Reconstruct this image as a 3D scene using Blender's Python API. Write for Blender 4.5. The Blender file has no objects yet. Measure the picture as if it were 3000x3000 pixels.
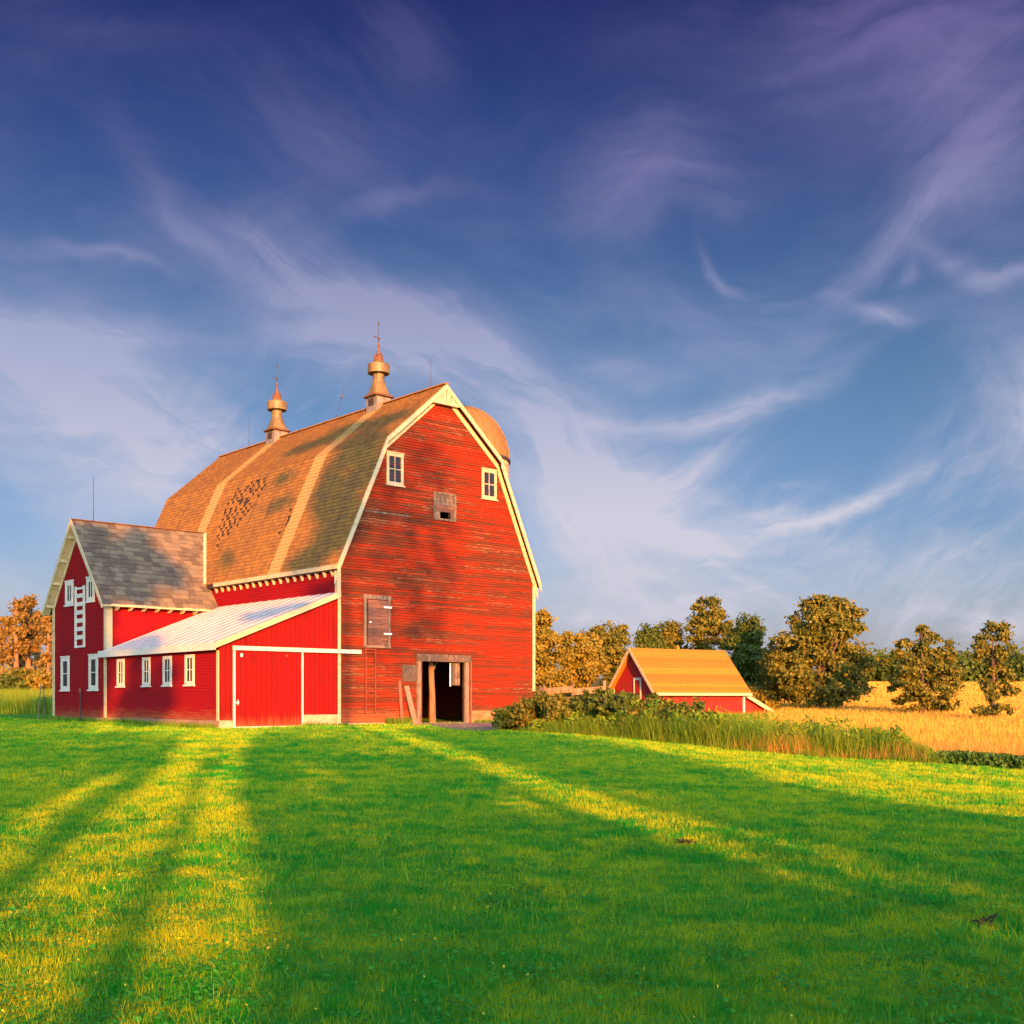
import bpy, math, random
import numpy as np
from mathutils import Vector, Matrix, noise as mnoise

R = math.radians
random.seed(7)
rng = np.random.default_rng(7)
sc = bpy.context.scene
col = sc.collection

# ------------------------------------------------------------------ camera, sky, sun, exposure
FOC = 3404.0 / 3000.0            # focal length over picture width
cam_d = bpy.data.cameras.new('camera')
cam_d.sensor_width = 36.0
cam_d.lens = 36.0 * FOC
cam_d.shift_y = 551.0 / 3000.0
cam_d.clip_start = 0.1
cam_d.clip_end = 9000
cam = bpy.data.objects.new('camera', cam_d)
cam.location = (0, 0, 1.16)
cam.rotation_euler = (R(90), 0, 0)
col.objects.link(cam)
sc.camera = cam

SUN_EL = 10.0                     # degrees
SUN_ALPHA = R(13.1)              # the light travels ahead and this much to the left
LD = Vector((-math.sin(SUN_ALPHA) * math.cos(R(SUN_EL)), math.cos(SUN_ALPHA) * math.cos(R(SUN_EL)), -math.sin(R(SUN_EL))))
sun_d = bpy.data.lights.new('sun', 'SUN')
sun_d.energy = 2.5
sun_d.color = (1.0, 0.335, 0.02)
sun_d.angle = R(0.53)
sun = bpy.data.objects.new('sun', sun_d)
sun.rotation_euler = LD.to_track_quat('-Z', 'Y').to_euler()
sun.location = (20, -60, 40)
col.objects.link(sun)

world = bpy.data.worlds.new('World')
sc.world = world
world.use_nodes = True
world.cycles.sampling_method = 'MANUAL'
world.cycles.sample_map_resolution = 512
SKY_STRENGTH = 0.15


class NT:
    """small helper for writing node trees"""
    def __init__(s, tree):
        s.t = tree
        s.t.nodes.clear()

    def n(s, kind, **kw):
        nd = s.t.nodes.new(kind)
        for k, v in kw.items():
            setattr(nd, k, v)
        return nd

    def link(s, a, b):
        s.t.links.new(a, b)

    def put(s, sock, v):
        if hasattr(v, 'is_output'):
            s.link(v, sock)
        else:
            if sock.type == 'RGBA' and len(v) == 3:
                v = (*v, 1)
            sock.default_value = v

    def math(s, op, a, b=0.0, c=0.0, clamp=False):
        nd = s.n('ShaderNodeMath', operation=op, use_clamp=clamp)
        for i, v in enumerate((a, b, c)):
            s.put(nd.inputs[i], v)
        return nd.outputs[0]

    def rng(s, v, a, b, c=0.0, d=1.0, smooth=True):
        nd = s.n('ShaderNodeMapRange', interpolation_type='SMOOTHSTEP' if smooth else 'LINEAR')
        s.put(nd.inputs[0], v)
        for i, q in enumerate((a, b, c, d)):
            s.put(nd.inputs[1 + i], q)
        return nd.outputs[0]

    def mix(s, f, a, b, mode='MIX'):
        nd = s.n('ShaderNodeMix', data_type='RGBA', blend_type=mode)
        s.put(nd.inputs[0], f)
        s.put(nd.inputs[6], a)
        s.put(nd.inputs[7], b)
        return nd.outputs[2]

    def noise(s, vec, scale=1.0, detail=4.0, rough=0.55, dist=0.0, out=0):
        nd = s.n('ShaderNodeTexNoise')
        if vec is not None:
            s.link(vec, nd.inputs['Vector'])
        nd.inputs['Scale'].default_value = scale
        nd.inputs['Detail'].default_value = detail
        nd.inputs['Roughness'].default_value = rough
        nd.inputs['Distortion'].default_value = dist
        return nd.outputs[out]

    def mapping(s, vec, rot=(0, 0, 0), scale=(1, 1, 1), loc=(0, 0, 0)):
        nd = s.n('ShaderNodeMapping')
        s.link(vec, nd.inputs[0])
        nd.inputs['Location'].default_value = loc
        nd.inputs['Rotation'].default_value = rot
        nd.inputs['Scale'].default_value = scale
        return nd.outputs[0]

    def comb(s, x, y, z=0.0):
        nd = s.n('ShaderNodeCombineXYZ')
        for i, v in enumerate((x, y, z)):
            s.put(nd.inputs[i], v)
        return nd.outputs[0]

    def ramp(s, f, stops):
        nd = s.n('ShaderNodeValToRGB')
        s.put(nd.inputs[0], f)
        cr = nd.color_ramp
        while len(cr.elements) < len(stops):
            cr.elements.new(0.5)
        for e, (p, c) in zip(cr.elements, stops):
            e.position = p
            e.color = (*c, 1)
        return nd.outputs[0]


EXPOSURE = 2.7
PXR = 2192.0                     # picture pixels per unit slope, for laying the cirrus out in the sky


def sky_angles(px, py):
    az = math.atan((px - 966) / PXR)
    return az, math.atan((1321 - py) / PXR * math.cos(az))


# cirrus strokes: from, to (as seen from the barn lawn), half width, bow, strength, fibre
CIRRUS = [
    (-60, 640, 420, 860, 95, 0.0, 0.75, 0.5), (-200, 560, 330, 700, 55, 0.10, 0.55, 0.5), (120, 960, 420, 900, 60, 0.0, 0.45, 0.5),
    (60, 450, 300, 494, 10, -0.12, 0.40, 0.4), (230, 260, 420, 520, 26, 0.10, 0.30, 0.6), (330, 400, 760, 600, 55, -0.12, 0.55, 0.8),
    (500, 590, 900, 640, 60, 0.0, 0.72, 0.85), (700, 560, 1080, 760, 60, -0.1, 0.70, 0.85), (640, 380, 930, 345, 16, -0.12, 0.32, 0.5),
    (400, 120, 860, 330, 70, 0.0, 0.22, 0.8), (60, 20, 420, 60, 18, 0.1, 0.18, 0.6), (680, 20, 860, 130, 50, 0.0, 0.22, 0.6),
    (1000, 760, 1190, 1080, 90, 0.0, 0.85, 0.75), (1080, 960, 1420, 800, 34, 0.25, 0.70, 0.9), (1100, 800, 1560, 715, 20, 0.10, 0.75, 0.9),
    (1180, 1000, 1460, 1040, 24, 0.12, 0.75, 0.8), (1440, 1015, 1740, 925, 15, 0.18, 0.70, 0.8), (1380, 965, 1640, 985, 14, 0.1, 0.45, 0.8),
    (1560, 560, 1760, 380, 24, -0.05, 0.45, 0.8), (1570, 575, 1730, 615, 15, 0.15, 0.50, 0.7), (1640, 470, 1932, 215, 42, 0.1, 0.40, 0.8),
    (1730, 480, 1990, 515, 16, 0.22, 0.55, 0.7), (1700, 540, 1730, 480, 14, 0.3, 0.35, 0.6), (1320, 470, 1400, 545, 10, 0.35, 0.35, 0.5),
    (1060, 330, 1420, 320, 55, -0.2, 0.48, 0.7), (1110, 440, 1260, 330, 50, 0.1, 0.35, 0.7), (1400, 110, 2050, 10, 100, 0.0, 0.55, 0.6),
    (1680, 270, 2000, 70, 75, 0.0, 0.50, 0.7), (1780, 350, 2000, 260, 90, 0.0, 0.55, 0.6), (1850, 640, 2050, 840, 90, 0.0, 0.40, 0.6),
    (950, 1130, 1400, 1130, 90, 0.0, 0.45, 0.4), (1120, 90, 1420, 60, 40, 0.0, 0.10, 0.6), (1080, 660, 1250, 700, 18, 0.1, 0.35, 0.8),
    (-300, 1150, 200, 1140, 80, 0.0, 0.25, 0.4), (1020, 980, 1330, 860, 150, 0.0, 0.40, 0.75), (-120, 740, 260, 840, 110, 0.0, 0.32, 0.7), (1350, 1130, 2000, 1120, 70, 0.0, 0.22, 0.3),
    (1150, 640, 1500, 560, 70, 0.0, 0.16, 0.7), (450, 420, 700, 300, 60, 0.0, 0.20, 0.7),
]


def build_world():
    t = NT(world.node_tree)
    sky = t.n('ShaderNodeTexSky', sky_type='NISHITA')
    sky.sun_disc = False
    sky.sun_elevation = R(SUN_EL)
    sky.sun_rotation = math.pi - SUN_ALPHA
    sky.air_density = 1.0
    sky.dust_density = 1.5
    sky.ozone_density = 2.0
    d = t.n('ShaderNodeTexCoord').outputs['Generated']
    sp = t.n('ShaderNodeSeparateXYZ')
    t.link(d, sp.inputs[0])
    x, y, z = sp.outputs
    el = t.math('ARCSINE', z)
    az = t.math('ARCTAN2', x, y)
    eln = t.math('DIVIDE', el, 0.62, clamp=True)
    # the half of the sky away from the low sun is deep violet blue; towards the sun it stays bright
    tint = t.ramp(eln, SKY_TINT)
    sunside = t.math('SUBTRACT', t.math('MULTIPLY', x, math.sin(SUN_ALPHA)), t.math('MULTIPLY', y, math.cos(SUN_ALPHA)))
    sunside = t.rng(sunside, -0.75, 0.55)
    tint = t.mix(sunside, tint, SUNSIDE_TINT)
    base = t.mix(1.0, sky.outputs[0], tint, 'MULTIPLY')
    w = t.noise(t.comb(az, el, 3.0), 6.0, 5, 0.55, 0.0, 1)
    ws = t.n('ShaderNodeSeparateColor')
    t.link(w, ws.inputs[0])
    az2 = t.math('ADD', az, t.math('MULTIPLY', t.math('SUBTRACT', ws.outputs[0], 0.5), 0.075))
    el2 = t.math('ADD', el, t.math('MULTIPLY', t.math('SUBTRACT', ws.outputs[1], 0.5), 0.075))
    fibres = []
    for k in range(6):
        fa_ = k * math.pi / 6
        p = t.math('ADD', t.math('MULTIPLY', az2, math.cos(fa_)), t.math('MULTIPLY', el2, math.sin(fa_)))
        q = t.math('SUBTRACT', t.math('MULTIPLY', el2, math.cos(fa_)), t.math('MULTIPLY', az2, math.sin(fa_)))
        fibres.append(t.rng(t.noise(t.comb(t.math('MULTIPLY', p, 7.0), t.math('MULTIPLY', q, 40.0), k * 3.7), 1.0, 4, 0.62, 0.4), 0.30, 0.70))
    g = None
    for i, (x0, y0, x1, y1, wd_, bow, st, fib) in enumerate(CIRRUS):
        a0, e0 = sky_angles(x0, y0)
        a1, e1 = sky_angles(x1, y1)
        ca, ce = (a0 + a1) / 2, (e0 + e1) / 2
        L = math.hypot(a1 - a0, e1 - e0) / 2 * 0.95
        ph = math.atan2(e1 - e0, a1 - a0)
        wd = wd_ / PXR * 1.15
        da = t.math('SUBTRACT', az2, ca)
        de = t.math('SUBTRACT', el2, ce)
        p = t.math('ADD', t.math('MULTIPLY', da, math.cos(ph)), t.math('MULTIPLY', de, math.sin(ph)))
        q = t.math('SUBTRACT', t.math('MULTIPLY', de, math.cos(ph)), t.math('MULTIPLY', da, math.sin(ph)))
        pn = t.math('MULTIPLY', p, 1.0 / L)
        pp = t.math('MULTIPLY', pn, pn)
        q = t.math('SUBTRACT', q, t.math('MULTIPLY', t.math('SUBTRACT', pp, 0.5), bow * L))
        qn = t.math('MULTIPLY', q, 1.0 / wd)
        e = t.math('EXPONENT', t.math('MULTIPLY', t.math('ADD', pp, t.math('MULTIPLY', qn, qn)), -1.0))
        nz = fibres[min(range(6), key=lambda k: abs(math.sin(ph - k * math.pi / 6)))]
        m = t.math('MULTIPLY_ADD', nz, fib * 1.1, 1.0 - fib * 0.62)
        v = t.math('MULTIPLY', t.math('MULTIPLY', e, m), st)
        g = v if g is None else t.math('ADD', g, t.math('MULTIPLY', v, t.math('SUBTRACT', 1.0, t.math('MULTIPLY', g, 0.6))))
    # thin overall veil so the rest of the sky is not empty
    soft = t.noise(t.comb(t.math('MULTIPLY', az2, 1.3), t.math('MULTIPLY', el2, 3.0), 7.7), 2.6, 7, 0.6, 0.5)
    veil = t.math('MULTIPLY', t.rng(soft, 0.42, 0.75), t.rng(el, 0.25, 0.50, 0.30, 0.14))
    wisp = t.math('MULTIPLY', t.math('MULTIPLY', fibres[5], fibres[0]), t.rng(t.noise(t.comb(az2, el2, 2.2), 5.0, 3, 0.5), 0.42, 0.66))
    wisp2 = t.math('MULTIPLY', t.math('MULTIPLY', fibres[1], fibres[2]), t.rng(t.noise(t.comb(az2, el2, 9.2), 4.0, 3, 0.5), 0.45, 0.68))
    wisp = t.math('MULTIPLY', t.math('ADD', wisp, wisp2), t.rng(el, 0.15, 0.46, 0.55, 0.10))
    amount = t.math('MINIMUM', t.math('ADD', t.math('ADD', t.math('MULTIPLY', g, 1.12), veil), wisp), 0.95)
    amount = t.math('MULTIPLY', amount, t.rng(z, -0.05, 0.0))
    ccol = t.ramp(eln, CLOUD)
    ccol = t.mix(sunside, ccol, (2.6, 2.5, 2.6))
    final = t.mix(amount, base, ccol)
    bg = t.n('ShaderNodeBackground')
    t.link(final, bg.inputs[0])
    bg.inputs[1].default_value = SKY_STRENGTH
    out = t.n('ShaderNodeOutputWorld')
    t.link(bg.outputs[0], out.inputs[0])


SKY_TINT = [(0.0, (.122, .106, .165)), (0.16, (.098, .104, .150)), (0.42, (.066, .084, .112)), (0.68, (.031, .040, .080)), (0.92, (.011, .012, .048))]
SUNSIDE_TINT = (0.51, 0.665, 0.94)
CLOUD = [(0.0, (.62, .61, .70)), (0.25, (.66, .65, .76)), (0.45, (.41, .44, .65)), (0.68, (.215, .205, .42)), (0.95, (.125, .09, .30))]
build_world()

vs = sc.view_settings
sc.display_settings.display_device = 'sRGB'
vs.view_transform = 'Standard'
vs.look = 'None'
vs.gamma = 1.0
vs.exposure = EXPOSURE
vs.use_curve_mapping = False
sc.render.engine = 'CYCLES'
sc.cycles.max_bounces = 6
sc.cycles.diffuse_bounces = 3
sc.cycles.transparent_max_bounces = 8

# ------------------------------------------------------------------ helpers: tags, meshes
def tag(o, label=None, cat=None, group=None, kind=None):
    if label: o['label'] = label
    if cat: o['category'] = cat
    if group: o['group'] = group
    if kind: o['kind'] = kind
    return o


def empty(name, loc=(0, 0, 0), rz=0.0, parent=None):
    o = bpy.data.objects.new(name, None)
    o.location = loc
    o.rotation_euler = (0, 0, rz)
    o.empty_display_size = 0.3
    col.objects.link(o)
    if parent: o.parent = parent
    return o


def link_mesh(name, me, parent=None):
    o = bpy.data.objects.new(name, me)
    col.objects.link(o)
    if parent: o.parent = parent
    return o


class MB:
    """collects simple solids; build() links them as one mesh object. frame = 4x4 applied to every point"""
    def __init__(s, frame=None):
        s.v, s.f, s.fr = [], [], frame

    def pt(s, p):
        p = Vector(p)
        s.v.append(tuple(s.fr @ p) if s.fr else tuple(p))
        return len(s.v) - 1

    def face(s, idx):
        s.f.append(tuple(idx))

    def hexa(s, P):
        """eight corners: bottom ring 0-3, top ring 4-7"""
        i = [s.pt(p) for p in P]
        for q in ((0, 3, 2, 1), (4, 5, 6, 7), (0, 1, 5, 4), (1, 2, 6, 5), (2, 3, 7, 6), (3, 0, 4, 7)):
            s.face([i[k] for k in q])

    def box(s, a, b):
        (x0, y0, z0), (x1, y1, z1) = a, b
        s.hexa([(x0, y0, z0), (x1, y0, z0), (x1, y1, z0), (x0, y1, z0), (x0, y0, z1), (x1, y0, z1), (x1, y1, z1), (x0, y1, z1)])

    def prism(s, poly, w0, w1, axis=1):
        """polygon in the two other axes, extruded along axis from w0 to w1"""
        def P(a, b, w):
            if axis == 1: return (a, w, b)
            if axis == 0: return (w, a, b)
            return (a, b, w)
        n = len(poly)
        i0 = [s.pt(P(a, b, w0)) for a, b in poly]
        i1 = [s.pt(P(a, b, w1)) for a, b in poly]
        s.face(i0[::-1]); s.face(i1)
        for k in range(n):
            s.face((i0[k], i0[(k + 1) % n], i1[(k + 1) % n], i1[k]))

    def bar(s, p, q, w, h=None, up=(0, 0, 1)):
        """rectangular bar from p to q, w across, h along up"""
        h = w if h is None else h
        p, q, up = Vector(p), Vector(q), Vector(up)
        d = (q - p).normalized()
        sx = d.cross(up)
        if sx.length < 1e-4: sx = d.cross(Vector((1, 0, 0)))
        sx.normalize()
        uy = sx.cross(d).normalized()
        a, b = sx * (w / 2), uy * (h / 2)
        s.hexa([p - a - b, p + a - b, p + a + b, p - a + b, q - a - b, q + a - b, q + a + b, q - a + b])

    def tube(s, pts, rad, n=8, cap=True):
        rings = []
        m = len(pts)
        pts = [Vector(p) for p in pts]
        for k in range(m):
            d = (pts[min(k + 1, m - 1)] - pts[max(k - 1, 0)]).normalized()
            ref = Vector((0, 0, 1)) if abs(d.z) < 0.9 else Vector((1, 0, 0))
            a = d.cross(ref).normalized()
            b = d.cross(a).normalized()
            r = rad[k] if hasattr(rad, '__len__') else rad
            rings.append([s.pt(pts[k] + a * (r * math.cos(2 * math.pi * j / n)) + b * (r * math.sin(2 * math.pi * j / n))) for j in range(n)])
        for k in range(m - 1):
            for j in range(n):
                s.face((rings[k][j], rings[k][(j + 1) % n], rings[k + 1][(j + 1) % n], rings[k + 1][j]))
        if cap:
            s.face(rings[0][::-1]); s.face(rings[-1])

    def lathe(s, prof, n=24, c=(0, 0, 0), square=None):
        """profile [(r, z)]; square(k) gives 0..1 how square ring k is"""
        rings = []
        for k, (r, z) in enumerate(prof):
            ring = []
            for j in range(n):
                th = 2 * math.pi * (j + 0.5) / n
                x, y = math.cos(th), math.sin(th)
                if square:
                    m = max(abs(x), abs(y))
                    q = square(k)
                    x, y = x * (1 - q) + x / m * q, y * (1 - q) + y / m * q
                ring.append(s.pt((c[0] + r * x, c[1] + r * y, c[2] + z)))
            rings.append(ring)
        for k in range(len(prof) - 1):
            for j in range(n):
                s.face((rings[k][j], rings[k][(j + 1) % n], rings[k + 1][(j + 1) % n], rings[k + 1][j]))
        s.face(rings[0][::-1]); s.face(rings[-1])

    def mesh(s, name, mat, smooth=False):
        me = bpy.data.meshes.new(name)
        me.from_pydata(s.v, [], s.f)
        if mat: me.materials.append(mat)
        if smooth:
            me.polygons.foreach_set('use_smooth', [True] * len(me.polygons))
        me.update()
        return me

    def build(s, name, mat, parent=None, smooth=False, kind=None, label=None):
        o = link_mesh(name, s.mesh(name, mat, smooth), parent)
        if smooth:
            try:
                o.data.set_sharp_from_angle(angle=R(38))
            except Exception:
                pass
        return tag(o, label, kind=kind)


def np_mesh(name, verts, nper, mat, attrs=None, smooth=False):
    """verts (N, nper, 3) -> mesh of N separate polygons of nper corners"""
    N = verts.shape[0]
    me = bpy.data.meshes.new(name)
    me.vertices.add(N * nper)
    me.vertices.foreach_set('co', verts.reshape(-1).astype(np.float32))
    me.loops.add(N * nper)
    me.loops.foreach_set('vertex_index', np.arange(N * nper, dtype=np.int32))
    me.polygons.add(N)
    me.polygons.foreach_set('loop_start', np.arange(0, N * nper, nper, dtype=np.int32))
    me.polygons.foreach_set('loop_total', np.full(N, nper, dtype=np.int32))
    if smooth:
        me.polygons.foreach_set('use_smooth', np.ones(N, dtype=bool))
    for k, a in (attrs or {}).items():
        at = me.attributes.new(k, 'FLOAT', 'FACE')
        at.data.foreach_set('value', a.astype(np.float32))
    if mat: me.materials.append(mat)
    me.update(calc_edges=True)
    return me


def ss(a, b, x):
    t = np.clip((np.asarray(x, dtype=float) - a) / (b - a), 0, 1)
    return t * t * (3 - 2 * t)


# ------------------------------------------------------------------ materials
BARN_ROT = R(41.9)


def new_mat(name):
    m = bpy.data.materials.new(name)
    m.use_nodes = True
    t = NT(m.node_tree)
    bs = t.n('ShaderNodeBsdfPrincipled')
    out = t.n('ShaderNodeOutputMaterial')
    t.link(bs.outputs[0], out.inputs[0])
    return m, t, bs


def plain(name, c1, c2=None, scale=(3, 3, 3), rough=0.75, bump=0.0, metal=0.0, detail=5, lo=0.35, hi=0.65, spec=0.3, rnd=0.0):
    m, t, bs = new_mat(name)
    pos = t.n('ShaderNodeNewGeometry').outputs['Position']
    v = t.mapping(pos, rot=(0, 0, -BARN_ROT), scale=scale)
    c = t.n('ShaderNodeRGB').outputs[0]
    if c2:
        nz = t.noise(v, 1.0, detail, 0.6)
        f = nz
        if rnd:
            oi = t.n('ShaderNodeObjectInfo').outputs['Random']
            f = t.math('ADD', nz, t.math('MULTIPLY', t.math('SUBTRACT', oi, 0.5), rnd))
        c = t.mix(t.rng(f, lo, hi), c1, c2)
        t.link(c, bs.inputs['Base Color'])
        if bump:
            b = t.n('ShaderNodeBump')
            b.inputs['Strength'].default_value = bump
            b.inputs['Distance'].default_value = 0.02
            t.link(nz, b.inputs['Height'])
            t.link(b.outputs[0], bs.inputs['Normal'])
    else:
        bs.inputs['Base Color'].default_value = (*c1, 1)
    bs.inputs['Roughness'].default_value = rough
    bs.inputs['Metallic'].default_value = metal
    bs.inputs['Specular IOR Level'].default_value = spec
    return m


def red_paint(name, fresh, dark, pale, wear, darkamt, rnd=0.0, vertical=False, base_z=None):
    """painted boards: paint, darker weathered blotches, worn grey streaks along the boards"""
    m, t, bs = new_mat(name)
    pos = t.n('ShaderNodeNewGeometry').outputs['Position']
    st = (9, 9, 0.8) if vertical else (0.9, 0.9, 9)
    st2 = (16, 16, 2.0) if vertical else (2.6, 2.6, 26)
    big = t.noise(t.mapping(pos, (0, 0, -BARN_ROT), (0.33, 0.33, 0.42)), 1.0, 5, 0.6)
    mid = t.noise(t.mapping(pos, (0, 0, -BARN_ROT), st), 1.0, 5, 0.62)
    fin = t.noise(t.mapping(pos, (0, 0, -BARN_ROT), st2), 1.0, 6, 0.7)
    oi = t.n('ShaderNodeObjectInfo').outputs['Random']
    f = t.math('ADD', t.math('ADD', t.math('MULTIPLY', big, 0.52), t.math('MULTIPLY', mid, 0.40)), t.math('MULTIPLY', fin, 0.20))
    if rnd:
        f = t.math('ADD', f, t.math('MULTIPLY', t.math('SUBTRACT', oi, 0.5), rnd))
    c = t.mix(t.rng(f, 0.66 - darkamt, 0.86 - darkamt), fresh, dark)
    g = t.math('ADD', t.math('MULTIPLY', fin, 0.7), t.math('MULTIPLY', big, 0.3))
    if rnd:
        oi2 = t.math('FRACT', t.math('MULTIPLY', oi, 17.3))
        g = t.math('ADD', g, t.math('MULTIPLY', t.math('SUBTRACT', oi2, 0.5), rnd * 0.6))
    c = t.mix(t.math('MULTIPLY', t.rng(g, 0.68 - wear, 0.80 - wear), 0.8), c, pale)
    if base_z is not None:
        zz = t.n('ShaderNodeSeparateXYZ')
        t.link(pos, zz.inputs[0])
        mud = t.rng(t.math('ADD', zz.outputs[2], t.math('MULTIPLY', t.math('SUBTRACT', mid, 0.5), 1.2)), base_z, base_z + 0.7, 0.75, 0.0)
        c = t.mix(mud, c, (0.25, 0.085, 0.03))
    t.link(c, bs.inputs['Base Color'])
    bs.inputs['Roughness'].default_value = 0.72
    bs.inputs['Specular IOR Level'].default_value = 0.10
    b = t.n('ShaderNodeBump')
    b.inputs['Strength'].default_value = 0.35
    b.inputs['Distance'].default_value = 0.02
    t.link(fin, b.inputs['Height'])
    t.link(b.outputs[0], bs.inputs['Normal'])
    return m


def leafy(name, c1, c2, scale=0.9, trans=0.25, rough=0.6, wn=0.8, wr=0.45):
    m, t, bs = new_mat(name)
    pos = t.n('ShaderNodeNewGeometry').outputs['Position']
    at = t.n('ShaderNodeAttribute', attribute_name='rnd').outputs['Fac']
    nz = t.noise(pos, scale, 3, 0.5)
    f = t.math('ADD', t.math('MULTIPLY', nz, wn), t.math('MULTIPLY', at, wr))
    c = t.mix(t.rng(f, 0.30, 0.92, smooth=False), c1, c2)
    t.link(c, bs.inputs['Base Color'])
    bs.inputs['Roughness'].default_value = rough
    bs.inputs['Specular IOR Level'].default_value = 0.12
    tr = t.n('ShaderNodeBsdfTranslucent')
    t.link(c, tr.inputs[0])
    mx = t.n('ShaderNodeMixShader')
    mx.inputs[0].default_value = trans
    t.link(bs.outputs[0], mx.inputs[1])
    t.link(tr.outputs[0], mx.inputs[2])
    o = [n for n in t.t.nodes if n.type == 'OUTPUT_MATERIAL'][0]
    t.link(mx.outputs[0], o.inputs[0])
    return m


M = {}
M['old_red'] = red_paint('old_red_boards', (0.215, 0.018, 0.003), (0.095, 0.024, 0.008), (0.24, 0.11, 0.05), 0.135, 0.20, rnd=0.20, base_z=0.25)
M['wall_red'] = red_paint('clean_red_boards', (0.22, 0.004, 0.006), (0.115, 0.005, 0.006), (0.25, 0.07, 0.05), 0.0, 0.10, base_z=0.2)
M['door_red'] = red_paint('red_door_paint', (0.195, 0.0045, 0.003), (0.13, 0.005, 0.004), (0.25, 0.09, 0.05), -0.02, 0.09, rnd=0.22, vertical=True, base_z=-0.1)
M['white'] = plain('white_trim_paint', (0.48, 0.37, 0.20), (0.31, 0.235, 0.13), (2, 2, 6), 0.6, 0.1, lo=0.45, hi=0.8)
M['white_clean'] = plain('white_window_paint', (0.54, 0.49, 0.39), (0.42, 0.37, 0.29), (5, 5, 5), 0.5, lo=0.45, hi=0.8)
M['tin'] = plain('white_metal_roof', (0.52, 0.47, 0.40), (0.40, 0.36, 0.31), (1.3, 0.25, 1.3), 0.45, lo=0.42, hi=0.85, spec=0.4)
M['grey_wood'] = plain('weathered_grey_wood', (0.20, 0.145, 0.095), (0.085, 0.058, 0.04), (8, 8, 3), 0.85, 0.5, rnd=0.3)
M['brown_wood'] = plain('weathered_brown_boards', (0.20, 0.085, 0.050), (0.10, 0.050, 0.035), (3, 3, 14), 0.85, 0.4, rnd=0.4)
M['dark'] = plain('dark_underlay', (0.035, 0.025, 0.018), (0.02, 0.015, 0.012), (4, 4, 4), 0.9)
M['glass'] = plain('dark_window_glass', (0.012, 0.014, 0.016), None, rough=0.15, spec=0.25)
M['iron'] = plain('rusty_iron', (0.06, 0.035, 0.025), (0.025, 0.02, 0.02), (20, 20, 20), 0.7)
M['hinge'] = plain('pale_metal_hinge', (0.7, 0.68, 0.62), None, rough=0.5)
M['stone'] = plain('pale_concrete_foundation', (0.46, 0.36, 0.22), (0.33, 0.22, 0.12), (3, 3, 5), 0.9, 0.4)
M['brick'] = plain('crumbling_brown_foundation', (0.26, 0.10, 0.035), (0.30, 0.17, 0.07), (2.5, 2.5, 5), 0.9, 0.5)
M['earth'] = plain('bare_earth', (0.30, 0.17, 0.10), (0.20, 0.12, 0.08), (1.5, 1.5, 1.5), 0.95, 0.5)
M['galv'] = plain('galvanised_sheet', (0.175, 0.115, 0.026), (0.085, 0.048, 0.018), (3.2, 3.2, 1.6), 0.5, 0.15, lo=0.42, hi=0.75, spec=0.45)
M['zinc'] = plain('grey_zinc_box', (0.21, 0.18, 0.14), (0.14, 0.115, 0.085), (5, 5, 2), 0.6, 0.1)
M['rust'] = plain('rust_stained_metal', (0.17, 0.07, 0.025), (0.09, 0.04, 0.02), (9, 9, 9), 0.7, 0.2)
M['dome'] = plain('weathered_silo_dome', (0.225, 0.125, 0.028), (0.16, 0.088, 0.022), (2, 2, 1), 0.55, lo=0.3, hi=0.8, spec=0.35)
M['shed_roof'] = plain('tan_shed_roof', (0.30, 0.155, 0.010), (0.215, 0.108, 0.009), (6, 6, 12), 0.85, 0.3, rnd=0.6)
M['shed_red'] = plain('shed_red_paint', (0.30, 0.010, 0.006), (0.22, 0.03, 0.012), (1.6, 1.6, 2.5), 0.75, lo=0.45, hi=0.75)
M['bark'] = plain('tree_bark', (0.12, 0.075, 0.045), (0.05, 0.032, 0.022), (6, 6, 1.5), 0.9, 0.5)
M['pine_bark'] = plain('pine_bark', (0.30, 0.15, 0.07), (0.17, 0.085, 0.045), (5, 5, 1.5), 0.9, 0.4)
M['ladder_red'] = plain('ladder_old_red', (0.20, 0.035, 0.015), (0.12, 0.035, 0.02), (7, 7, 7), 0.8)
M['leaf'] = leafy('olive_leaves', (0.030, 0.062, 0.010), (0.225, 0.185, 0.024))
M['leaf_gold'] = leafy('golden_leaves', (0.10, 0.11, 0.016), (0.33, 0.23, 0.030))
M['leaf_green'] = leafy('dark_green_leaves', (0.03, 0.065, 0.012), (0.11, 0.14, 0.02))
M['needles'] = leafy('pine_needles', (0.11, 0.09, 0.022), (0.32, 0.18, 0.035))
M['tall_green'] = leafy('tall_green_grass_blades', (0.045, 0.17, 0.014), (0.24, 0.30, 0.022), 0.6, 0.3)
M['tall_dry'] = leafy('dry_tan_grass_blades', (0.32, 0.19, 0.04), (0.55, 0.32, 0.06), 0.6, 0.3)
M['wheat'] = leafy('ripe_wheat_blades', (0.42, 0.25, 0.035), (0.58, 0.34, 0.05), 0.15, 0.25)
M['lawn_blade'] = leafy('lawn_grass_blades', (0.007, 0.30, 0.016), (0.44, 0.50, 0.012), 0.55, 0.38, wn=0.35, wr=0.85)
M['clover'] = leafy('clover_leaves', (0.020, 0.20, 0.020), (0.07, 0.36, 0.03), 0.55, 0.3)
M['dandelion'] = plain('dandelion_yellow', (0.8, 0.55, 0.02), None, rough=0.6)
M['cover'] = leafy('low_field_crop_leaves', (0.025, 0.085, 0.012), (0.075, 0.14, 0.02), 1.2, 0.2)


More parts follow.
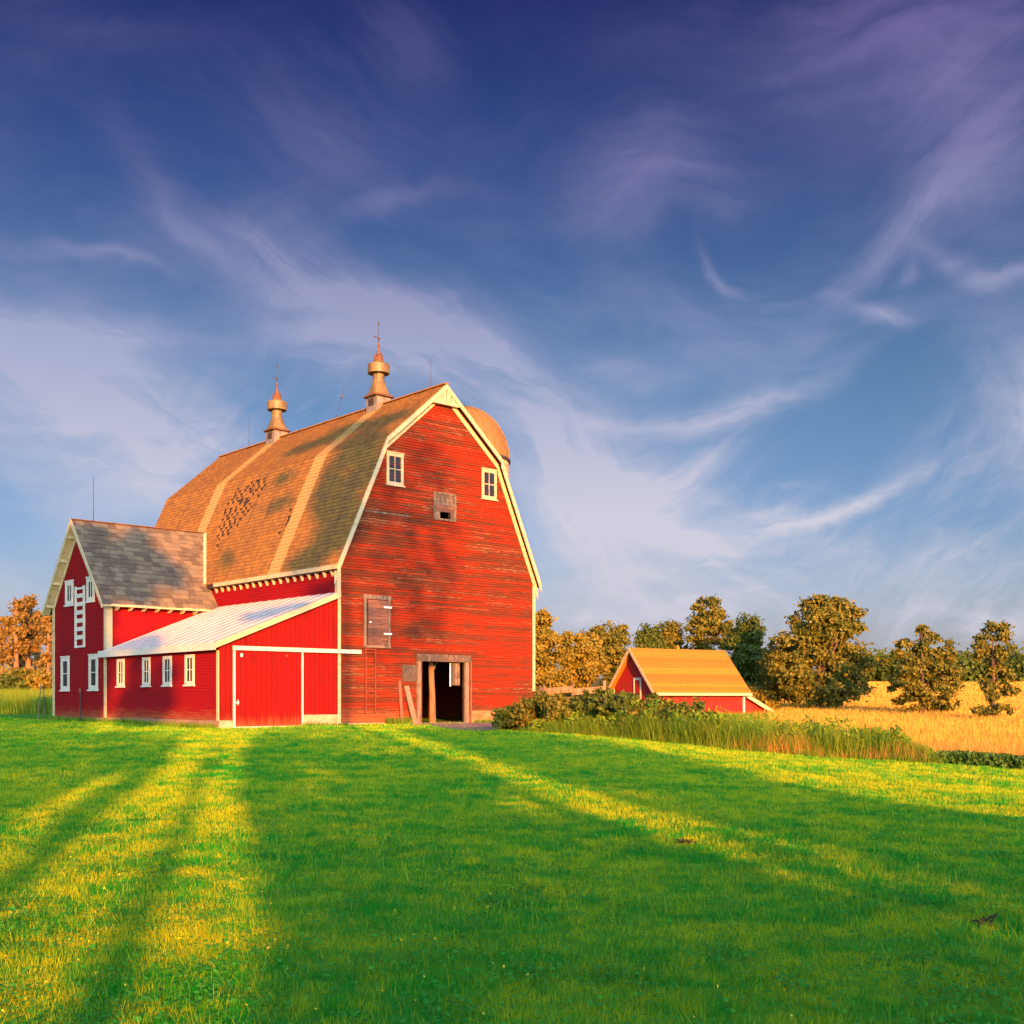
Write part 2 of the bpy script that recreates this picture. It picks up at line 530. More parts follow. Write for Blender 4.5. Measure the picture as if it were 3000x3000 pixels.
def shingle_mat(name, c1, c2, c3, per_object):
    m, t, bs = new_mat(name)
    tc = t.n('ShaderNodeTexCoord').outputs['Object']
    pos = t.n('ShaderNodeNewGeometry').outputs['Position']
    v = t.mapping(pos, (0, 0, -BARN_ROT), (1, 1, 1))
    if per_object:
        rn = t.n('ShaderNodeObjectInfo').outputs['Random']
    else:
        rn = t.n('ShaderNodeAttribute', attribute_name='rnd').outputs['Fac']
    nz = t.noise(v, 2.2, 5, 0.65)
    f = t.math('ADD', t.math('MULTIPLY', nz, 0.6), t.math('MULTIPLY', rn, 0.4))
    c = t.mix(t.rng(f, 0.30, 0.72), c1, c2)
    if not per_object:
        sp = t.n('ShaderNodeSeparateXYZ')
        t.link(tc, sp.inputs[0])
        yj = t.math('ADD', sp.outputs[1], t.math('MULTIPLY', t.math('SUBTRACT', t.noise(v, 3.0, 3), 0.5), 0.25))
        # streaks of wood grain and old run-off down the slope
        st = t.noise(t.mapping(tc, (0, 0, 0), (0.15, 3.2, 0.15)), 1.0, 5, 0.65)
        c = t.mix(t.math('MULTIPLY', t.rng(st, 0.5, 0.72), 0.55), c, c3)
        # pale zinc wash below each ventilator
        for v0 in (5.05, 14.85):
            d = t.math('ABSOLUTE', t.math('SUBTRACT', yj, v0))
            c = t.mix(t.rng(d, 0.46, 0.58, 0.85, 0.0), c, (0.40, 0.26, 0.085))
    t.link(c, bs.inputs['Base Color'])
    bs.inputs['Roughness'].default_value = 0.85
    bs.inputs['Specular IOR Level'].default_value = 0.2
    b = t.n('ShaderNodeBump')
    b.inputs['Strength'].default_value = 0.3
    b.inputs['Distance'].default_value = 0.02
    t.link(nz, b.inputs['Height'])
    t.link(b.outputs[0], bs.inputs['Normal'])
    return m


M['shingle'] = shingle_mat('barn_roof_shingles', (0.28, 0.128, 0.024), (0.19, 0.09, 0.026), (0.10, 0.055, 0.028), False)
M['wing_shingle'] = shingle_mat('wing_roof_shingles', (0.19, 0.145, 0.09), (0.10, 0.074, 0.05), (0.1, 0.1, 0.1), True)

# ------------------------------------------------------------------ ground
EDGE_X = [-2.0, -0.6, 0.7, 2.4, 6.1, 9.7, 13.9, 22, 40]
EDGE_Y = [52.0, 44.0, 41.5, 40.0, 35.2, 33.2, 31.8, 30.5, 29]


def ground_z(X, Y):
    X = np.asarray(X, dtype=float); Y = np.asarray(Y, dtype=float)
    near = -0.44 * (1 - ss(8, 45, Y))
    lawn = near - 0.06 * np.clip(X - 3, 0, 18) * ss(10, 28, Y)
    left = np.interp(Y, [0, 46, 60, 76, 110, 200, 400, 1000, 4000], [0, 0, 0.12, 0.27, 1.6, 2.2, 4, 9, 20]) + near
    right = np.interp(Y, [0, 33, 40, 55, 72, 85, 120, 200, 300, 450, 1000, 4000], [-0.75, -0.75, -0.85, -0.6, -0.35, -0.1, 0.75, 3.0, 5.6, 9.5, 14, 24])
    w = ss(1.0, 11.0, X)
    far = left * (1 - w) + right * w
    k = ss(31, 42, Y)
    bump = 0.016 * (np.sin(0.83 * X + 0.31 * Y + 0.4) + np.sin(0.57 * Y - 0.44 * X + 1.9) + 0.7 * np.sin(1.7 * X - 0.9 * Y) * np.sin(1.1 * Y + 0.5 * X))
    return lawn * (1 - k) + far * k + bump


def gz(x, y):
    return float(ground_z(x, y))


def is_lawn(X, Y):
    X = np.asarray(X, dtype=float); Y = np.asarray(Y, dtype=float)
    e = np.interp(X, EDGE_X, EDGE_Y, left=76.0)
    e = np.where(X < -2.0, 76.0, e)
    return Y < e


def axis(segs):
    out = []
    for a, b, n in segs:
        out += list(np.linspace(a, b, n, endpoint=False))
    return np.array(out + [segs[-1][1]])


def build_ground():
    xs = axis([(-4000, -400, 8), (-400, -60, 14), (-60, -34, 18), (-34, 46, 170), (46, 90, 24), (90, 500, 20), (500, 4000, 8)])
    ys = axis([(-600, -60, 10), (-60, 2, 20), (2, 92, 190), (92, 180, 30), (180, 500, 24), (500, 5000, 12)])
    Xg, Yg = np.meshgrid(xs, ys)
    Zg = ground_z(Xg, Yg)
    co = np.stack([Xg, Yg, Zg], -1).reshape(-1, 3)
    ny, nx = Xg.shape
    i = np.arange(ny - 1)[:, None] * nx + np.arange(nx - 1)[None, :]
    f = np.stack([i, i + 1, i + nx + 1, i + nx], -1).reshape(-1, 4)
    me = bpy.data.meshes.new('ground')
    me.vertices.add(len(co)); me.vertices.foreach_set('co', co.reshape(-1).astype(np.float32))
    me.loops.add(f.size); me.loops.foreach_set('vertex_index', f.reshape(-1).astype(np.int32))
    me.polygons.add(len(f))
    me.polygons.foreach_set('loop_start', np.arange(0, f.size, 4, dtype=np.int32))
    me.polygons.foreach_set('loop_total', np.full(len(f), 4, dtype=np.int32))
    me.polygons.foreach_set('use_smooth', np.ones(len(f), dtype=bool))
    me.update(calc_edges=True)
    lm = is_lawn(Xg, Yg).astype(float).reshape(-1)
    a = me.attributes.new('lawn', 'FLOAT', 'POINT'); a.data.foreach_set('value', lm.astype(np.float32))
    wm = (ss(0.215, 0.245, Xg / np.maximum(Yg, 1)) * ss(40, 46, Yg)).reshape(-1)
    a = me.attributes.new('wheat', 'FLOAT', 'POINT'); a.data.foreach_set('value', wm.astype(np.float32))
    m, t, bs = new_mat('ground_soil_and_grass')
    pos = t.n('ShaderNodeNewGeometry').outputs['Position']
    n1 = t.noise(pos, 0.5, 5, 0.6)
    n2 = t.noise(pos, 9.0, 4, 0.6)
    nf = t.math('ADD', t.math('MULTIPLY', n1, 0.6), t.math('MULTIPLY', n2, 0.4))
    lawn = t.mix(t.rng(nf, 0.35, 0.65), (0.03, 0.24, 0.012), (0.14, 0.26, 0.010))
    wild = t.mix(t.rng(nf, 0.35, 0.65), (0.06, 0.075, 0.014), (0.17, 0.12, 0.03))
    rows = t.noise(t.mapping(pos, (0, 0, 0), (0.02, 0.35, 0.2)), 1.0, 5, 0.6)
    wheat = t.mix(t.rng(rows, 0.3, 0.7), (0.42, 0.25, 0.035), (0.56, 0.33, 0.05))
    wa = t.n('ShaderNodeAttribute', attribute_name='wheat').outputs['Fac']
    la = t.n('ShaderNodeAttribute', attribute_name='lawn').outputs['Fac']
    c = t.mix(wa, wild, wheat)
    c = t.mix(la, c, lawn)
    t.link(c, bs.inputs['Base Color'])
    bs.inputs['Roughness'].default_value = 0.95
    bs.inputs['Specular IOR Level'].default_value = 0.1
    b = t.n('ShaderNodeBump')
    b.inputs['Strength'].default_value = 0.6
    b.inputs['Distance'].default_value = 0.05
    t.link(n2, b.inputs['Height'])
    t.link(b.outputs[0], bs.inputs['Normal'])
    me.materials.append(m)
    o = link_mesh('ground', me)
    tag(o, 'gently rolling ground under lawn, weeds and ripe field', kind='structure')


build_ground()

# ------------------------------------------------------------------ the barn
CU, SU = math.cos(BARN_ROT), math.sin(BARN_ROT)
BO = (-7.49, 50.0)


def bw(u, v):
    """barn coordinates -> world x, y"""
    return BO[0] + CU * u - SU * v, BO[1] + SU * u + CU * v


W = 11.5; LEN = 21.2; MID = 5.75
EAVE = (-0.22, 6.95); BRK = (2.39, 12.80); PEAK = (MID, 15.74)
OVH = 0.28
barn = empty('barn', (BO[0], BO[1], 0.0), BARN_ROT)
tag(barn, 'large weathered red gambrel barn with two roof ventilators, side wing and white roofed lean-to', 'barn')


def frame(origin, along, out):
    """wall frame: x along the wall, y out of the wall, z up"""
    a, o = Vector(along), Vector(out)
    return Matrix(((a.x, o.x, 0, origin[0]), (a.y, o.y, 0, origin[1]), (0, 0, 1, origin[2]), (0, 0, 0, 1)))


FRONT = frame((0, 0, 0), (1, 0, 0), (0, -1, 0))                 # x = u
WEST = lambda u0: frame((u0, 0, 0), (0, 1, 0), (-1, 0, 0))      # x = v


def gable_u(z):
    """half-open interval of the front wall at height z"""
    if z <= EAVE[1] - 0.0:
        return 0.0, W
    if z < BRK[1]:
        u = EAVE[0] + (z - EAVE[1]) / (BRK[1] - EAVE[1]) * (BRK[0] - EAVE[0])
    else:
        u = BRK[0] + (z - BRK[1]) / (PEAK[1] - BRK[1]) * (PEAK[0] - BRK[0])
    u = max(0.0, u)
    return u, W - u


def cut(iv, holes, z0, z1):
    out = [iv]
    for (a, b, h0, h1) in holes:
        if z1 <= h0 + 0.01 or z0 >= h1 - 0.01: continue
        nx = []
        for (p, q) in out:
            if q <= a or p >= b: nx.append((p, q)); continue
            if p < a: nx.append((p, a))
            if q > b: nx.append((b, q))
        out = nx
    return [(p, q) for p, q in out if q - p > 0.03]


def clap(mb, a, b, z0, z1, back=0.0, top=0.012, bot=0.032):
    """one lapped board in wall frame"""
    mb.hexa([(a, back, z0), (b, back, z0), (b, bot, z0), (a, bot, z0), (a, back, z1), (b, back, z1), (b, top, z1), (a, top, z1)])


# front wall: backing rows with the openings left out, then the boards one by one
HOLES = [(4.40, 7.03, -0.3, 2.92), (5.55, 6.17, 9.57, 9.86)]
rowh = 0.118
fw = MB(FRONT)
rows = []
z = -0.25
while z < PEAK[1] - 0.25:
    z1 = z + rowh
    for iv in cut(gable_u(z1 - 0.02), HOLES, z, z1):
        fw.box((iv[0], -0.12, z), (iv[1], 0.0, z1))
        rows.append((iv[0], iv[1], z, z1))
    z = z1
front_wall = fw.build('front_wall', M['dark'], barn)
# unit lapped board, scaled to its length
ub = MB()
for zb_ in (0.0,):
    ub.hexa([(0, 0, zb_), (1, 0, zb_), (1, -0.034, zb_), (0, -0.034, zb_), (0, 0, 1), (1, 0, 1), (1, -0.012, 1), (0, -0.012, 1)])
ub_me = ub.mesh('siding_board', M['old_red'])
segs = []
for (a, b, z0, z1) in rows:
    L = b - a
    n = max(1, round(L / 4.3 + random.uniform(-0.4, 0.4)))
    cuts = [a] + sorted(a + L * (k + random.uniform(-0.25, 0.25)) / n for k in range(1, n)) + [b]
    for k in range(n):
        segs.append((cuts[k], cuts[k + 1], z0, z1))
print('siding boards', len(segs))
for (a, b, z0, z1) in segs:
    o = link_mesh('siding_board', ub_me, front_wall)
    o.location = (a + 0.005, -0.002 - random.uniform(0, 0.010), z0 + 0.004)
    o.scale = (b - a - 0.010, 1, (z1 - z0) - 0.012)
    o.rotation_euler = (0, random.uniform(-0.0012, 0.0012), 0)

# other walls of the main building
def clap_rows(mb, a, b, z0, z1, h, holes=(), iv=None):
    z = z0
    while z < z1 - 0.01:
        zt = min(z + h, z1)
        for p, q in cut((iv(zt - 0.01) if iv else (a, b)), holes, z, zt):
            clap(mb, p, q, z + 0.010, zt, back=-0.10)
        if not iv: mb.box((a, -0.10, z), (b, -0.03, zt))
        z = zt


sw = MB(WEST(0.0)); clap_rows(sw, 0.0, LEN, -0.2, 6.98, 0.125)
sw.build('side_wall', M['wall_red'], barn, label='clean red wall under the eaves')
ew = MB(frame((W, 0, 0), (0, 1, 0), (1, 0, 0))); clap_rows(ew, 0.0, LEN, -0.3, 6.98, 0.2)
ew.build('side_wall', M['old_red'], barn)
rw = MB()
rw.prism([(0.0, -0.3), (W, -0.3), (W, 6.9), (W - 2.5, 12.7), (MID, 15.6), (2.5, 12.7), (0.0, 6.9)], LEN - 0.1, LEN, 1)
rw.build('rear_wall', M['old_red'], barn)
fl = MB(); fl.box((0.1, 0.1, -0.05), (W - 0.1, LEN - 0.1, 0.10)); fl.build('floor', M['earth'], barn)

# main roof: deck, then shingle courses
def prof(off):
    """gambrel outline, lowered by off"""
    return [(EAVE[0], EAVE[1] - off * 1.6), (BRK[0], BRK[1] - off * 1.25), (PEAK[0], PEAK[1] - off), (W - BRK[0], BRK[1] - off * 1.25), (W - EAVE[0], EAVE[1] - off * 1.6)]


dk = MB()
dk.prism(prof(0.02) + prof(0.14)[::-1], -OVH, LEN + OVH, 1)
roof = dk.build('roof', M['dark'], barn)


def slope_shingles(name, p, q, v0, v1, expo, wid, mat, parent, hole=None, out=None):
    """courses of shingles from the low edge p to the high edge q (u, z), between v0 and v1"""
    P, Q = Vector((p[0], 0, p[1])), Vector((q[0], 0, q[1]))
    d = (Q - P); L = d.length; d.normalize()
    nrm = Vector((-d.z, 0, d.x))
    if nrm.z < 0: nrm = -nrm
    Vv, rnd, F = [], [], []
    n = int(L / expo)
    ex = L / n
    for k in range(n):
        v = v0 - random.uniform(0, wid)
        while v < v1:
            w = wid * random.uniform(0.8, 1.2)
            a, b = max(v, v0), min(v + w, v1)
            v += w
            if b - a < 0.03: continue
            mz = p[1] + (q[1] - p[1]) * (k + 0.5) / n
            if hole and hole((a + b) / 2, mz, k): continue
            lo = P + d * (k * ex - 0.02 + random.uniform(-0.012, 0.012))
            hi = P + d * ((k + 1) * ex + 0.05)
            t0 = 0.032 + random.uniform(0, 0.010)
            base = len(Vv)
            for (pp, h) in ((lo, 0.0), (lo, t0), (hi, 0.006), ):
                for vv in (a + 0.004, b - 0.004):
                    c = pp + nrm * h
                    Vv.append((c.x, vv, c.z))
            # 0 lo-a 1 lo-b 2 loTop-a 3 loTop-b 4 hi-a 5 hi-b
            F += [(base, base + 1, base + 3, base + 2), (base + 2, base + 3, base + 5, base + 4), (base, base + 2, base + 4), (base + 1, base + 5, base + 3)]
            r = random.random()
            rnd += [r] * 4
    me = bpy.data.meshes.new(name)
    me.from_pydata(Vv, [], F)
    at = me.attributes.new('rnd', 'FLOAT', 'FACE')
    at.data.foreach_set('value', np.array(rnd, dtype=np.float32))
    me.materials.append(mat)
    o = link_mesh(name, me, parent)
    return o


PATCH = [(9.2, 12.3), (11.0, 12.45), (12.9, 12.1), (13.4, 10.5), (12.4, 8.8), (11.3, 9.4), (10.4, 10.4), (9.5, 11.6)]


def inside(x, y, poly):
    c = False
    n = len(poly)
    for i in range(n):
        (x0, y0), (x1, y1) = poly[i], poly[(i + 1) % n]
        if (y0 > y) != (y1 > y) and x < (x1 - x0) * (y - y0) / (y1 - y0) + x0: c = not c
    return c


def hole(v, z, k):
    if inside(v, z, PATCH): return (k + int(v / 0.27)) % 2 == 0 and random.random() < 0.72
    if abs(v - 5.75 - (9.6 - z) * 0.35) < 0.42 and 9.0 < z < 10.15: return random.random() < 0.42
    if 6.0 < v < 10 and 11.9 < z < 12.5: return random.random() < 0.03
    return False


s1 = slope_shingles('lower_shingles', EAVE, BRK, -OVH, LEN + OVH, 0.20, 0.27, M['shingle'], roof, hole); tag(s1, kind='stuff')
s2 = slope_shingles('upper_shingles', BRK, PEAK, -OVH, LEN + OVH, 0.20, 0.27, M['shingle'], roof); tag(s2, kind='stuff')
s3 = slope_shingles('far_shingles', (W - EAVE[0], EAVE[1]), (W - BRK[0], BRK[1]), -OVH, LEN + OVH, 0.3, 0.6, M['shingle'], roof); tag(s3, kind='stuff')
s4 = slope_shingles('far_shingles', (W - BRK[0], BRK[1]), PEAK, -OVH, LEN + OVH, 0.3, 0.6, M['shingle'], roof); tag(s4, kind='stuff')
rc = MB(); rc.bar((MID, -OVH - 0.02, PEAK[1] + 0.03), (MID, LEN + OVH, PEAK[1] + 0.03), 0.26, 0.05); rc.build('ridge_cap', M['shingle'], roof)

# rake trim on the front gable: barge boards at the roof edge, frieze boards flat on the wall
def slant(mb, p, q, drop, w0, w1):
    """board in the gable plane from p to q (u, z top edge), drop = depth below, across w0..w1"""
    mb.hexa([(p[0], w0, p[1] - drop), (q[0], w0, q[1] - drop), (q[0], w1, q[1] - drop), (p[0], w1, p[1] - drop),
             (p[0], w0, p[1]), (q[0], w0, q[1]), (q[0], w1, q[1]), (p[0], w1, p[1])])


pr = prof(0.0)
for k in range(4):
    steep = k in (0, 3)
    b_ = MB(); slant(b_, pr[k], pr[k + 1], 0.44 if steep else 0.25, -OVH - 0.05, -OVH - 0.004)
    b_.build('barge_board', M['white'], barn)
    f_ = MB(); slant(f_, (pr[k][0], pr[k][1] - 0.30), (pr[k + 1][0], pr[k + 1][1] - 0.28), 0.52 if steep else 0.27, -0.085, -0.045)
    f_.build('frieze_board', M['white'], barn)
# peak hood: a small boarded triangle with a bar under it
hd = MB(); hd.prism([(4.95, 14.95), (6.55, 14.95), (MID, 15.62)], -OVH - 0.0, -0.10, 1)
hood = hd.build('peak_hood', M['white'], barn)
hb = MB(); hb.box((5.0, -OVH - 0.02, 14.78), (6.5, -0.09, 14.94)); hb.build('hood_bar', M['white'], hood)
for k in range(5):
    u = 5.2 + 0.27 * k
    q = MB(); q.box((u, -OVH - 0.022, 14.96), (u + 0.03, -OVH - 0.001, 15.55 - abs(u - MID) * 0.8)); q.build('batten', M['grey_wood'], hood)

# west eave: fascia and rafter tails
fa = MB(); fa.box((EAVE[0] - 0.05, -OVH, EAVE[1] - 0.17), (EAVE[0] - 0.005, 10.75, EAVE[1] + 0.02)); fa.build('fascia', M['white'], barn)
fa = MB(); fa.box((EAVE[0] - 0.05, 17.7, EAVE[1] - 0.17), (EAVE[0] - 0.005, LEN + OVH, EAVE[1] + 0.02)); fa.build('fascia', M['white'], barn)
tl = MB(); tl.prism([(EAVE[0] - 0.005, 6.80), (-0.034, 6.86), (-0.034, 6.52), (-0.09, 6.49)], -0.042, 0.042, 1)
tl_me = tl.mesh('rafter_tail', M['white'])
for k in range(18):
    o = link_mesh('rafter_tail', tl_me, barn); o.location = (0, 0.3 + 0.615 * k, 0)
# east eave fascia
fa = MB(); fa.box((W - EAVE[0] + 0.005, -OVH, EAVE[1] - 0.2), (W - EAVE[0] + 0.05, LEN + OVH, EAVE[1] + 0.02)); fa.build('fascia', M['white'], barn)

# corner boards
for (u0, u1, zb, zt) in ((-0.045, 0.10, 0.1, 6.85), (W - 0.12, W + 0.045, 1.6, 6.85)):
    c_ = MB(); c_.box((u0, -0.075, zb), (u1, -0.042, zt)); c_.build('corner_board', M['white'], barn)
c_ = MB(); c_.box((-0.078, -0.075, 5.7), (-0.046, 0.12, 6.6)); c_.build('corner_board', M['white'], barn)
# long pale joint board across the gable
j_ = MB(FRONT); j_.box((1.35, 0.040, 9.42), (3.85, 0.052, 9.50)); j_.build('joint_board', M['grey_wood'], barn)
# masonry foundation along the front
fd = MB(); fd.box((0.0, -0.06, -0.3), (4.0, -0.004, 0.16)); fd.build('foundation', M['stone'], barn)
fd = MB(); fd.box((7.45, -0.07, -0.3), (W + 0.03, -0.004, 0.66)); fd.build('foundation', M['brick'], barn)


def window(F, a0, a1, z0, z1, nx, ny, parent, fr=0.13, mat='white_clean', sill=True, head=True):
    """framed window lying proud of the boards: frame object with sill, panes and muntins as children"""
    m = MB(F)
    o0, o1 = 0.036, 0.085
    m.box((a0, o0, z0), (a0 + fr, o1, z1)); m.box((a1 - fr, o0, z0), (a1, o1, z1))
    m.box((a0 + fr, o0, z0), (a1 - fr, o1, z0 + fr)); m.box((a0 + fr, o0, z1 - fr), (a1 - fr, o1, z1))
    w = m.build('window', M[mat], parent)
    if sill:
        s = MB(F); s.box((a0 - 0.05, o0 + 0.002, z0 - 0.07), (a1 + 0.05, 0.14, z0 - 0.002)); s.build('sill', M[mat], w)
    if head:
        s = MB(F); s.box((a0 - 0.03, o0 + 0.002, z1 + 0.002), (a1 + 0.03, 0.115, z1 + 0.06)); s.build('head_trim', M[mat], w)
    ia, ib, ja, jb = a0 + fr, a1 - fr, z0 + fr, z1 - fr
    mt = 0.026
    for i in range(1, nx):
        x = ia + (ib - ia) * i / nx
        q = MB(F); q.box((x - mt / 2, 0.043, ja), (x + mt / 2, 0.068, jb)); q.build('muntin', M[mat], w)
    for j in range(1, ny):
        zz = ja + (jb - ja) * j / ny
        q = MB(F); q.box((ia, 0.043, zz - mt / 2 - 0.005), (ib, 0.072, zz + mt / 2 + 0.005)); q.build('muntin', M[mat], w)
    for i in range(nx):
        for j in range(ny):
            q = MB(F)
            q.box((ia + (ib - ia) * i / nx, 0.037, ja + (jb - ja) * j / ny), (ia + (ib - ia) * (i + 1) / nx, 0.042, ja + (jb - ja) * (j + 1) / ny))
            q.build('pane', M['glass'], w)
    return w


window(FRONT, 2.52, 3.44, 10.78, 12.18, 2, 2, barn, mat='white')
window(FRONT, 8.08, 9.00, 10.80, 12.18, 2, 2, barn, mat='white')

# hay door high in the gable, its lowest boards missing
hy = MB(FRONT)
hy.box((5.17, 0.036, 9.47), (5.29, 0.09, 10.76)); hy.box((6.37, 0.036, 9.47), (6.49, 0.09, 10.76))
hy.box((5.29, 0.036, 10.66), (6.37, 0.09, 10.76)); hy.box((5.29, 0.036, 9.47), (6.37, 0.09, 9.56))
hay = hy.build('hay_door', M['grey_wood'], barn)
for k in range(5):
    q = MB(FRONT); q.box((5.295, 0.037, 9.87 + 0.157 * k), (6.365, 0.055 + 0.01 * (k % 2), 10.02 + 0.157 * k)); q.build('board', M['brown_wood'] if k < 2 else M['grey_wood'], hay)
for a, b in ((5.295, 5.545), (6.175, 6.365)):
    q = MB(FRONT); q.box((a, 0.037, 9.565), (b, 0.058, 9.862)); q.build('board', M['grey_wood'], hay)

# boarded hatch low on the left
ht = MB(FRONT)
ht.box((1.30, 0.036, 3.58), (1.42, 0.10, 5.60)); ht.box((2.60, 0.036, 3.58), (2.70, 0.10, 5.60))
ht.box((1.27, 0.036, 5.602), (2.74, 0.12, 5.78)); ht.box((1.28, 0.036, 3.46), (2.70, 0.13, 3.578))
hatch = ht.build('hatch', M['grey_wood'], barn)
for k in range(11):
    q = MB(FRONT); q.box((1.52 + random.uniform(0, 0.02), 0.04, 3.60 + 0.18 * k), (2.59, 0.066 + 0.008 * (k % 2), 3.772 + 0.18 * k)); q.build('plank', M['brown_wood'], hatch)
q = MB(FRONT); q.box((1.425, 0.037, 3.585), (1.515, 0.042, 5.59)); q.build('gap', M['dark'], hatch)
for zz in (4.06, 5.24):
    q = MB(FRONT); q.box((2.36, 0.078, zz), (2.78, 0.112, zz + 0.075)); q.build('hinge', M['hinge'], hatch)
q = MB(FRONT); q.box((1.60, 0.078, 4.55), (1.68, 0.10, 4.63)); q.build('latch', M['hinge'], hatch)

# ladder from the ground to the hatch
ld = MB(FRONT)
for u in (1.36, 1.86):
    ld.box((u - 0.028, 0.10, 0.55), (u + 0.028, 0.15, 3.44))
lad = ld.build('ladder', M['ladder_red'], barn)
for zz in (0.92, 1.5, 2.08, 2.68, 3.22, 3.36):
    q = MB(FRONT); q.box((1.38, 0.105, zz), (1.84, 0.145, zz + 0.045)); q.build('rung', M['ladder_red'], lad)

# the open doorway
dw = MB(FRONT); dw.box((4.20, 0.036, 2.93), (7.34, 0.15, 3.26))
door = dw.build('doorway', M['grey_wood'], barn)
for (a, b, zb) in ((4.20, 4.40, -0.2), (7.03, 7.23, -0.2)):
    q = MB(FRONT); q.box((a, -0.12, zb), (b, 0.12, 2.928)); q.build('jamb', M['grey_wood'], door)
q = MB(FRONT); q.box((4.405, 0.0, -0.2), (4.47, 0.10, 2.926)); q.build('jamb', M['ladder_red'], door)
q = MB(FRONT); q.box((7.36, 0.036, 0.0), (7.42, 0.10, 3.0)); q.build('jamb', M['brown_wood'], door)
q = MB(FRONT); q.box((3.4, 0.036, 2.0), (4.18, 0.06, 2.75)); q.build('patch_board', M['grey_wood'], door)
for k in range(4):
    q = MB(FRONT); q.box((4.9 + 0.55 * k, 0.15, 2.945), (4.97 + 0.55 * k, 0.16, 3.03)); q.build('bracket', M['ladder_red'], door)
q = MB(); q.tube([(5.86, 0.9, -0.1), (5.83, 0.9, 1.5), (5.74, 0.88, 2.95)], [0.17, 0.15, 0.13], 10); q.build('post', M['pine_bark'], door, smooth=True)
q = MB(); q.tube([(5.74, 0.88, 2.3), (6.1, 0.88, 3.0)], 0.05, 6); q.build('brace', M['grey_wood'], door)
q = MB(); q.box((6.40, 0.10, 1.85), (6.86, 0.13, 2.92)); pan = q.build('hanging_panel', M['grey_wood'], door)
q = MB(); q.box((6.26, 0.10, 1.80), (6.32, 0.13, 2.92)); q.build('hanging_strip', M['hinge'], door)
for k in range(3):
    q = MB(); q.box((6.42 + 0.15 * k, 0.085, 1.87), (6.54 + 0.15 * k, 0.098, 2.90)); q.build('slat', M['grey_wood'], pan)
q = MB(); q.box((4.40, -0.35, -0.2), (7.03, 0.1, 0.11)); q.build('threshold', M['earth'], door)

# ---- ventilators
def ventilator(v):
    root = empty('ventilator', (MID, v, PEAK[1]), 0, barn)
    b = MB(); b.hexa([(-0.47, -0.47, -0.95), (0.47, -0.47, -0.95), (0.47, 0.47, -0.95), (-0.47, 0.47, -0.95), (-0.43, -0.43, 0.40), (0.43, -0.43, 0.40), (0.43, 0.43, 0.40), (-0.43, 0.43, 0.40)])
    b.build('base_box', M['zinc'], root)
    for (p, q) in (((-0.47, -0.25), (-0.455, 0.25)),):
        lv = MB(); lv.box((-0.470, -0.22, -0.05), (-0.452, 0.22, 0.30)); lv.build('louvre', M['iron'], root)
    e = MB(); e.lathe([(0.46, 0.385), (0.585, 0.40), (0.60, 0.455), (0.52, 0.50), (0.42, 0.52)], 32, square=lambda k: 1.0); e.build('eave_flare', M['rust'], root)
    s = MB(); s.lathe([(0.47, 0.505), (0.40, 0.66), (0.355, 0.86), (0.32, 1.05), (0.305, 1.17)], 32, square=lambda k: (1, 0.9, 0.62, 0.3, 0)[k]); s.build('skirt', M['galv'], root, smooth=True)
    n = MB(); n.lathe([(0.30, 1.15), (0.29, 1.30), (0.29, 1.50), (0.30, 1.68)], 28); n.build('neck', M['galv'], root, smooth=True)
    d = MB(); d.lathe([(0.40, 1.62), (0.53, 1.595), (0.54, 1.605), (0.54, 2.04), (0.50, 2.075), (0.33, 2.13), (0.25, 2.20)], 32); d.build('drum', M['galv'], root, smooth=True)
    c = MB(); c.lathe([(0.27, 2.18), (0.21, 2.33), (0.12, 2.56), (0.055, 2.78), (0.035, 2.90), (0.055, 2.98), (0.05, 3.08), (0.02, 3.16)], 20); c.build('crown', M['rust'], root, smooth=True)
    for k in range(8):
        a = 2 * math.pi * k / 8
        f = MB()
        pts = []
        for j in range(11):
            tt = -2.2 + 4.6 * j / 10
            rr = 0.185 + 0.055 * math.cos(tt)
            pts.append((rr * math.cos(a), rr * math.sin(a), 2.47 + 0.085 * math.sin(tt)))
        f.tube(pts, 0.014, 5)
        f.tube([(0.24 * math.cos(a), 0.24 * math.sin(a), 2.20), (0.235 * math.cos(a), 0.235 * math.sin(a), 2.42)], 0.018, 5)
        f.build('scroll', M['rust'], root)
    r = MB(); r.tube([(0, 0, 3.12), (0, 0, 4.15)], 0.012, 6); r.build('rod', M['iron'], root)
    r = MB(); r.lathe([(0.003, 3.98), (0.035, 4.03), (0.035, 4.09), (0.003, 4.22)], 10); r.build('finial', M['iron'], root, smooth=True)
    w = MB(); w.bar((-0.24, 0.05, 3.42), (0.10, -0.02, 3.36), 0.02, 0.03); w.bar((-0.24, 0.05, 3.42), (-0.16, 0.034, 3.405), 0.012, 0.09); w.lathe([(0.03, 3.24), (0.04, 3.30), (0.03, 3.40)], 8)
    w.build('weather_vane', M['iron'], root)
    return root


ventilator(5.1)
ventilator(14.85)

# lightning rods along the ridge and on the wing
def lightning_rod(p, q, r=0.014, ball=None):
    m = MB(); m.tube([p, q], [r, r * 0.5], 6)
    o = m.build('lightning_rod', M['iron'], barn)
    if ball:
        c = Vector(p).lerp(Vector(q), ball)
        b = MB(); b.lathe([(0.01, -0.07), (0.06, -0.03), (0.06, 0.03), (0.01, 0.07)], 10, c=c); b.build('ball', M['rust'], o, smooth=True)


lightning_rod((MID, 0.9, 15.70), (MID, 0.9, 17.2))
lightning_rod((MID, 9.0, 15.70), (MID + 0.35, 8.6, 17.6), ball=0.66)
lightning_rod((MID, 18.0, 15.70), (MID, 17.9, 17.8))
lightning_rod((-4.9, 14.25, 9.9), (-4.9, 14.25, 12.2), 0.02)

